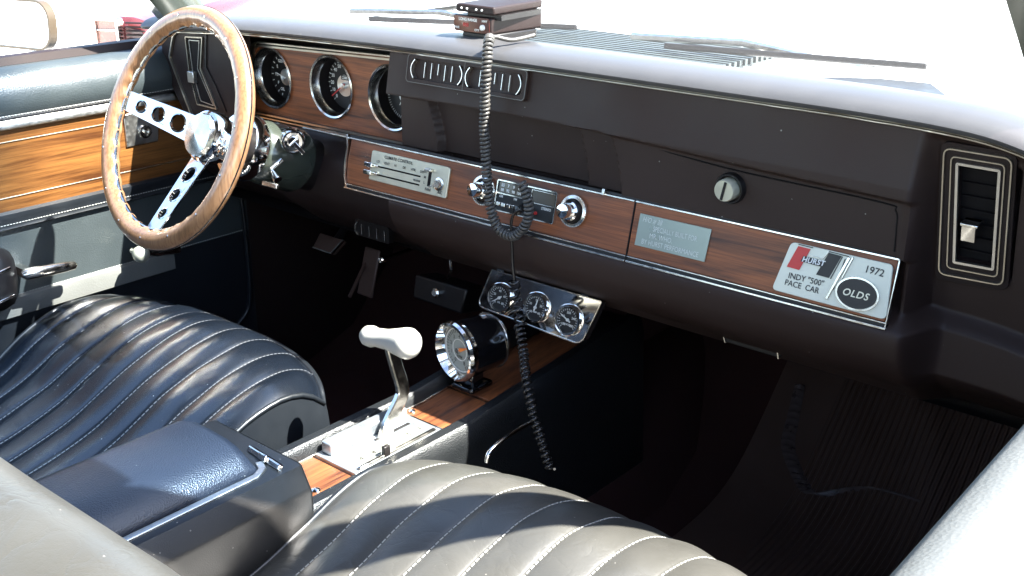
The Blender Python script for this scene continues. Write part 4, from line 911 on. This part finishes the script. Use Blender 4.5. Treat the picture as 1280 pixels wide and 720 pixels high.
for k in range(n+1):
    s_ = -1 + 2*k/n; bx, by, bz = .715*s_, .10 + .24*(1-s_*s_), .765-.045*(1-s_*s_)
    tx, ty, tz = .60*s_, -.40 + .05*(1-s_*s_), 1.255 + .02*(1-s_*s_); row = []
    for j in range(13):
        t = j/12; row.append(V((bx+(tx-bx)*t, by+(ty-by)*t + .02*math.sin(PI*t), bz+(tz-bz)*t + .02*math.sin(PI*t))))
    rows.append(row)
mb.grid(rows); obj('glass', mb, M['glass'], wf, smooth=60)
rf = thing('car_roof', 'hardtop roof with dark headlining over the seats, above the frame', 'roof', (0, -1.0, 1.3))
def roofrow(y, dz, w_=.60):
    return [V((w_*s_, y, 1.285 + .035*(1-s_*s_) + dz)) for s_ in [-1+.1*k for k in range(21)]]
mb = MB(); mb.grid([roofrow(y, .0) for y in (-.37, -.6, -1.0, -1.4, -1.8)] + [roofrow(-2.1, -.01), roofrow(-2.22, -.12)]); obj('headlining', mb, M['seatside'], rf, smooth=60)
mb = MB(); mb.grid([roofrow(y, z_, w_) for y, z_, w_ in ((-.35, .0, .62), (-.38, .02, .63), (-.6, .03, .63), (-1.0, .035, .63), (-1.4, .03, .63), (-1.85, .028, .62), (-2.12, .012, .62), (-2.26, -.12, .62))]); obj('roof_skin', mb, M['body'], rf, smooth=60)
for s_ in (-1, 1):
    mb = MB(); mb.tube([V((s_*.615, -.38, 1.285)), V((s_*.62, -.9, 1.290)), V((s_*.615, -1.6, 1.285)), V((s_*.62, -2.1, 1.27)), V((s_*.70, -2.25, 1.0)), V((s_*.76, -2.34, .74))], .018, 8); obj('roof_rail', mb, M['paint'], rf, smooth=60)
cb = thing('bonnet_and_wings', 'white bonnet and wings beyond the windscreen, blown out by sun', 'bodywork', (0, 1.2, -.3))
mb = MB(); mb.grid([[V((x, y, z - .05*(x/.9)**2)) for y, z in ((.54, .750), (.56, .766), (1.0, .762), (1.5, .74), (1.9, .70), (1.95, .5), (1.95, -.1))] for x in [-.92+.092*k for k in range(21)]]); obj('bonnet', mb, M['body'], cb, smooth=40)
for s_ in (-1, 1):
    mb = MB(); mb.grid([[V((s_*px_, y, z)) for px_, z in ((.70, .745), (.80, .745), (.90, .735), (.95, .65), (.96, .3), (.94, -.12))] for y in (.14 if s_ < 0 else .10, .4, .6, 1.9)]); obj('wing', mb, M['body'], cb, smooth=50)
mb = MB(); mb.box(WORLD, -.72, .74, .33, .545, .735, .742); cw = obj('cowl', mb, M['body'], cb)
mb = MB(); mb.box(WORLD, -.30, .14, .35, .535, .742, .745); cg = obj('cowl_grille', mb, M['cowl'], cw)
mb = MB()
for k in range(11): mb.box(WORLD, -.30, .14, .355+.016*k, .362+.016*k, .745, .754)
obj('cowl_louvre', mb, M['cowl'], cb)
mb = MB(); mb.prism(WORLD, [tuple(at(*p, z=.76)[:2]) for p in ((1003, 88), (1208, 127), (1166, 96), (1100, 90), (1062, 89))], .742, .752); obj('dark_wedge', mb, M['black'], cb, bevel=.003)  # flat black wedge lying on the cowl
for k, (xa_, ya_, xb_, yb_) in enumerate(((.30, .47, -.05, .40), (-.30, .47, -.62, .33))):
    wp = thing('wiper', ('black wiper resting on the cowl ahead of the passenger', 'black wiper resting on the cowl ahead of the driver')[k], 'wiper', (xa_, ya_, .8), 'windscreen wipers')
    mb = MB(); mb.tube([V((xa_, ya_, .75)), V(((xa_+xb_)/2, (ya_+yb_)/2, .775)), V((xb_, yb_, .772))], .006, 6); obj('arm', mb, M['chrome2'], wp)
    mb = MB(); mb.box(Fr(V(((xa_+xb_)/2+.08, (ya_+yb_)/2-.01, .766)), V((xb_-xa_, yb_-ya_, 0)), V((0, .3, 1))), -.19, .19, -.005, .004, -.004, .004); obj('blade', mb, M['black'], wp, bevel=.002)
# outside mirror
MF = Fr((-.90, -.12, .775), (1, .25, 0), (0, .06, 1)); mc_ = MF.px(22, 30)
mr = thing('door_mirror', 'rounded door mirror in bronze rim outside the driver window', 'mirror', tuple(MF.o))
ew = MF.px(63, 32)[0]-mc_[0]; eh = (MF.px(20, 0)[1]-MF.px(20, 59)[1])/2
shape = rrect(mc_[0]-ew*1.25, mc_[0]+ew, mc_[1]-eh, mc_[1]+eh*1.02, eh*.75, 8)
mb = MB(); mb.ribbon(MF, shape, .004, -.012, .004, closed=True); obj('mirror_rim', mb, mat('bronze mirror rim', (.10, .075, .05), .35, metal=.4), mr)
mb = MB(); mb.prism(MF, shape, -.006, 0); obj('mirror_glass', mb, M['mirror'], mr)
mb = MB(); rows = []
cxm = sum(p[0] for p in shape)/len(shape); cym = sum(p[1] for p in shape)/len(shape)
for kk, hh_ in ((1, -.006), (1.0, -.02), (.85, -.045), (.5, -.065), (.1, -.07)): rows.append([MF.pt(cxm+(a-cxm)*kk, cym+(b-cym)*kk, hh_) for a, b in shape])
mb.grid(rows, closed=True); obj('mirror_shell', mb, M['body'], mr, smooth=60)
mb = MB(); mb.tube([MF.pt(cxm+.01, cym-eh*.8, -.03), MF.pt(cxm+.02, cym-eh-.03, -.03)], .012, 10); obj('mirror_foot', mb, M['body'], mr)
# maroon car parked beyond
far = 6.6
bc = at(140, 42, z=.18)
mcar = thing('parked_car', 'maroon parked car corner with square lamp and chrome bumper beyond the driver window', 'car', (bc.x, bc.y, -.4))
CFx = Fr(bc, RT*.92+V((0, .35, 0)), V((0, 0, 1)))
CFx = Fr(bc, V((.86, .50, 0)), V((0, 0, 1)))
pxm = ((bc-CAM).dot(FW))/FPX
mb = MB(); mb.prism(CFx, rrect(-14*pxm, 14*pxm, -13*pxm, 18*pxm, 2*pxm), 0, .04); obj('lamp', mb, M['lens'], mcar, bevel=.01)
mb = MB(); mb.ribbon(CFx, rrect(-15*pxm, 15*pxm, -14*pxm, 19*pxm, 2*pxm), 3*pxm, 0, .06, closed=True); mb.box(CFx, -14*pxm, 14*pxm, 5*pxm, 6.5*pxm, .03, .05); obj('lamp_frame', mb, M['chrome'], mcar)
mb = MB(); mb.prism(CFx, [(-16*pxm, -30*pxm), (48*pxm, -30*pxm), (52*pxm, -5*pxm), (50*pxm, 12*pxm), (24*pxm, 19*pxm), (-16*pxm, 20*pxm)], -1.8, -.01); obj('body_shell', mb, M['maroon'], mcar, bevel=.05)
mb = MB()
for k in range(6): mb.box(CFx, 20*pxm, 44*pxm, (-12+5*k)*pxm, (-10.5+5*k)*pxm, -.01, .01)
obj('grille', mb, M['pit'], mcar)
mb = MB(); mb.prism(CFx, rrect(-24*pxm, 40*pxm, -30*pxm, -17*pxm, 5*pxm), .02, .20); obj('bumper', mb, M['chrome'], mcar, bevel=.03)
for s_ in (0, 1):
    mb = MB(); wf_ = Fr(CFx.pt((40 if s_ else -5)*pxm, 0, -.5), V((0, 1, .0)), V((0, 0, 1))); wf_.o.z = -.08; mb.lathe(wf_, 0, 0, [(.18, -.1), (.31, -.1), (.32, 0), (.31, .1), (.18, .1)], 32); obj('wheel', mb, M['black'], mcar)

# ================================================================== DEVICES AND CORDS
def device(name, label, cat, p, w, h, d, m_, yawr):
    r_ = thing(name, label, cat, tuple(p)); fr = Fr(p, (math.cos(yawr), math.sin(yawr), 0), (0, 0, 1)); return r_, fr
pA = at(590, 41, y=.035)
rdv, fr = device('radar_detector', 'small black radar detector with lettered front resting on the dash top', 'radar detector', pA, 0, 0, 0, None, R(-2))
mb = MB(); mb.prism(fr, rrect(-.034, .034, 0, .0215, .003), -.10, 0); obj('case', mb, M['lower'], rdv, bevel=.002)
mb = MB(); mb.prism(fr, rrect(-.032, .032, .001, .0205, .003), 0, .001); fp = obj('front_panel', mb, mat('maroon smoked panel', (.06, .015, .012), .2, coat=.5), rdv)
mb = MB(); mb.text(fr, 'LONG RANGE', -.006, .0165, .0052, .0014, bold=.04); mb.text(fr, 'PWR', -.026, .0052, .0040, .0014, bold=.03); mb.text(fr, 'CITY', .010, .0042, .0040, .0014, bold=.03); mb.text(fr, 'HWY', .024, .0165, .0040, .0014, bold=.03); obj('panel_lettering', mb, M['whitemark'], fp, smooth=0)
mb = MB(); mb.text(fr, '888', -.010, .0095, .0070, .0014, bold=.01); obj('panel_digits', mb, M['red'], fp, smooth=0)
mb = MB(); mb.lathe(fr, .021, .0085, [(.0038, 0), (.0034, .004), (.0001, .005)], 16); obj('knob', mb, M['whitemark'], rdv, smooth=40)
mb = MB(); mb.box(fr, -.024, .034, -.012, 0, -.09, -.006); obj('foot', mb, M['black'], rdv, bevel=.002)
pB = at(594, 13, y=.030)
rt2 = thing('garage_remote', 'flat dark grey gadget lying on top of the radar detector', 'gadget', tuple(pB))
fr2 = Fr(pB, V((1, .08, -.03)), V((0, .0, 1)))
mb = MB(); mb.prism(fr2, rrect(-.032, .030, -.004, .0065, .003), -.11, 0); obj('case', mb, M['lower'], rt2, bevel=.002)
mb = MB()
for k in range(4): mb.lathe(fr2, -.022+.009*k+(.006 if k > 1 else 0), .001, [(.0015, 0), (.001, .002), (.0001, .002)], 10)
obj('button', mb, M['whitemark'], rt2)
mb = MB(); mb.box(fr2, -.02, .035, -.011, -.004, -.10, -.01); obj('foot', mb, M['black'], rt2)
def coil(path, rc, turns_per_m, rw_, seg=6, var=None):
    P_ = smooth_path(path, 30)
    # resample
    L = [0]
    for i in range(1, len(P_)): L.append(L[-1] + (P_[i]-P_[i-1]).length)
    T = L[-1]; n = int(T*turns_per_m*14); pts = []; up = V((1, 0, 0)); j = 0; ph = 0
    for i in range(n+1):
        s_ = T*i/n
        while j < len(L)-2 and L[j+1] < s_: j += 1
        f = (s_-L[j])/max(1e-9, L[j+1]-L[j]); p = P_[j].lerp(P_[j+1], f); t = (P_[min(j+2, len(P_)-1)]-P_[max(j-1, 0)]).normalized()
        e1 = (up - t*up.dot(t)).normalized(); e2 = t.cross(e1); up = e1
        r_ = rc*(var(s_/T) if var else 1)
        ph = 2*PI*i/14 + 1.1*noise.noise(V((s_*60, 3.1, 0))); r_ *= 1 + .14*noise.noise(V((s_*90, 7.7, 1))); p = p + e1*.0014*noise.noise(V((s_*45, 0, 5))) + e2*.0014*noise.noise(V((s_*45, 5, 0)))
        pts.append(p + e1*math.cos(ph)*r_ + e2*math.sin(ph)*r_)
    mb = MB(); mb.tube(pts, rw_, seg); return mb
CY = -.032
cpts = [at(612, 47, y=-.005), at(610, 58, y=-.022)] + [at(u, v_, y=CY) for u, v_ in ((608, 90), (606, 130), (606, 175), (609, 225), (614, 262), (624, 286), (640, 295), (655, 285), (661, 262), (658, 242), (652, 228))]
cc = thing('coiled_cord', 'grey coiled cord looping down from the dash top past the radio', 'cord', tuple(cpts[0]))
obj('coil', coil(cpts, .0050, 190, .0020), M['cord'], cc, smooth=60)
mb = MB(); mb.tube(smooth_path([at(668, 44, y=.05), at(640, 50, y=.02), at(618, 46, y=0), at(612, 50, y=-.012)], 8), .0028, 8); obj('lead', mb, M['cord'], cc, smooth=60)
c2 = thing('mobile_cord', 'black curly cord hanging from the radio past the three gauge plate to the floor', 'cord', tuple(at(640, 265, y=-.03)))
p_ = [at(u, v_, y=-.03) for u, v_ in ((652, 262), (643, 266), (639, 280), (640, 305), (641, 330), (643, 350))]
mb = MB(); mb.tube(smooth_path(p_, 8), .0020, 8); mb.lathe(Fr(at(648, 262, y=-.022)), 0, 0, [(.006, -.01), (.006, .004), (.0001, .006)], 16); obj('lead', mb, M['cordblack'], c2, smooth=60)
p_ = [at(643, 350, y=-.028), at(643, 372, y=-.026), at(650, 392, y=-.030), at(650, 412, y=-.040), at(654, 440, y=-.055), at(659, 480, y=-.085), at(670, 530, y=-.10), at(688, 588, y=-.11)]
obj('coil', coil(p_[:4], .0070, 95, .0020), M['cordblack'], c2, smooth=60)
obj('coil', coil(p_[3:], .0054, 135, .0017), M['cordblack'], c2, smooth=60)
# chrome hoop beside the console, small screw, mat
mb = MB(); mb.tube(smooth_path([at(u, v_, x=.14) for u, v_ in ((608, 578), (612, 565), (628, 550), (648, 537), (664, 528))], 6), .0030, 8)
tag(obj('seat_lever', mb, M['chrome'], smooth=60), 'thin chrome curved bar between the console and passenger seat', 'lever')
mb = MB(); mb.lathe(Fr(at(780, 473, y=.30)), 0, 0, [(.004, -.003), (.004, 0), (.0001, .002)], 12); tag(obj('screw', mb, M['chrome']), 'lone bright screw head in the dark passenger footwell', 'screw')
# ribbed rubber mat
mb = MB(); rows = []; NX = 300
def matz(y): return interp([(-.3, FZ+.006), (.24, FZ+.008), (.34, .085), (.42, .135), (.60, .315)], y)
for i in range(NX+1):
    x = .20 + .50*i/NX; row = []
    for k in range(40):
        y = -.12 + .70*k/39; rg = .003*(1 if (i//3) % 2 else 0)*(1 if .30 < x-.0 and y < .57 else (1 if x > .30 else 0))
        wv = .012*math.exp(-((x-.44-.10*math.sin(y*6))/.03)**2)
        row.append(V((x, y, matz(y)+.006+rg+wv)))
    rows.append(row)
mb.grid(rows); tag(obj('floor_mat', mb, M['rubber'], smooth=40), 'ribbed black rubber mat rumpled in the passenger footwell', 'floor mat')
fm = bpy.data.objects['floor_mat']
def onmat(u, v_):
    p = None
    for k in range(200):
        y = -.1 + k*.0036; q = at(u, v_, y=y)
        if q.z <= matz(y) + .012: return q + V((0, 0, .002))
    return at(u, v_, z=FZ+.02)
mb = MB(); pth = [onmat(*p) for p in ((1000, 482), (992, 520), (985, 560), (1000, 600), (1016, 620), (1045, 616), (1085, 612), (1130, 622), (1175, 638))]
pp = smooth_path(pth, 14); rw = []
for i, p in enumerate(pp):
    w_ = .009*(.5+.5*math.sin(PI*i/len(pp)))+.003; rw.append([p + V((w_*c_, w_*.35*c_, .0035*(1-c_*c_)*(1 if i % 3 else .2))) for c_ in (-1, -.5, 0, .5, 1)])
mb.grid(rw); obj('painted_light_streak', mb, mat('light streak rubber', (.085, .062, .058), .38, var=.5, varscale=90), fm, smooth=60)  # raised paler strip: a streak of sunlight painted across the mat

# ================================================================== LIGHT
sd = V((.70, .26, 1.0)).normalized()
sun = bpy.data.lights.new('sun', 'SUN'); sun.energy = 5.0; sun.angle = R(.53); sun.color = (1, .965, .90)
so = bpy.data.objects.new('sun', sun); COL.objects.link(so); so.rotation_euler = sd.to_track_quat('Z', 'Y').to_euler(); so.location = (3, 1, 5)
w = bpy.data.worlds.new('World'); SC.world = w; w.use_nodes = True; nt = w.node_tree
bg = nt.nodes['Background']; sk = nt.nodes.new('ShaderNodeTexSky'); sk.sky_type = 'NISHITA'; sk.sun_disc = False
sk.sun_elevation = math.asin(sd.z); sk.sun_rotation = math.atan2(sd.x, sd.y); sk.air_density = 1; sk.dust_density = .7; sk.ozone_density = 1
tn = nt.nodes.new('ShaderNodeMixRGB'); tn.blend_type = 'MULTIPLY'; tn.inputs[0].default_value = 1; tn.inputs[2].default_value = (1, .99, .97, 1); nt.links.new(sk.outputs[0], tn.inputs[1]); nt.links.new(tn.outputs[0], bg.inputs[0]); bg.inputs[1].default_value = .095
SC.view_settings.view_transform = 'Standard'; SC.view_settings.look = 'None'; SC.view_settings.exposure = 3.1; SC.view_settings.gamma = 1
SC.render.engine = 'CYCLES'; SC.cycles.max_bounces = 8; SC.cycles.transparent_max_bounces = 12; SC.cycles.sample_clamp_indirect = 6
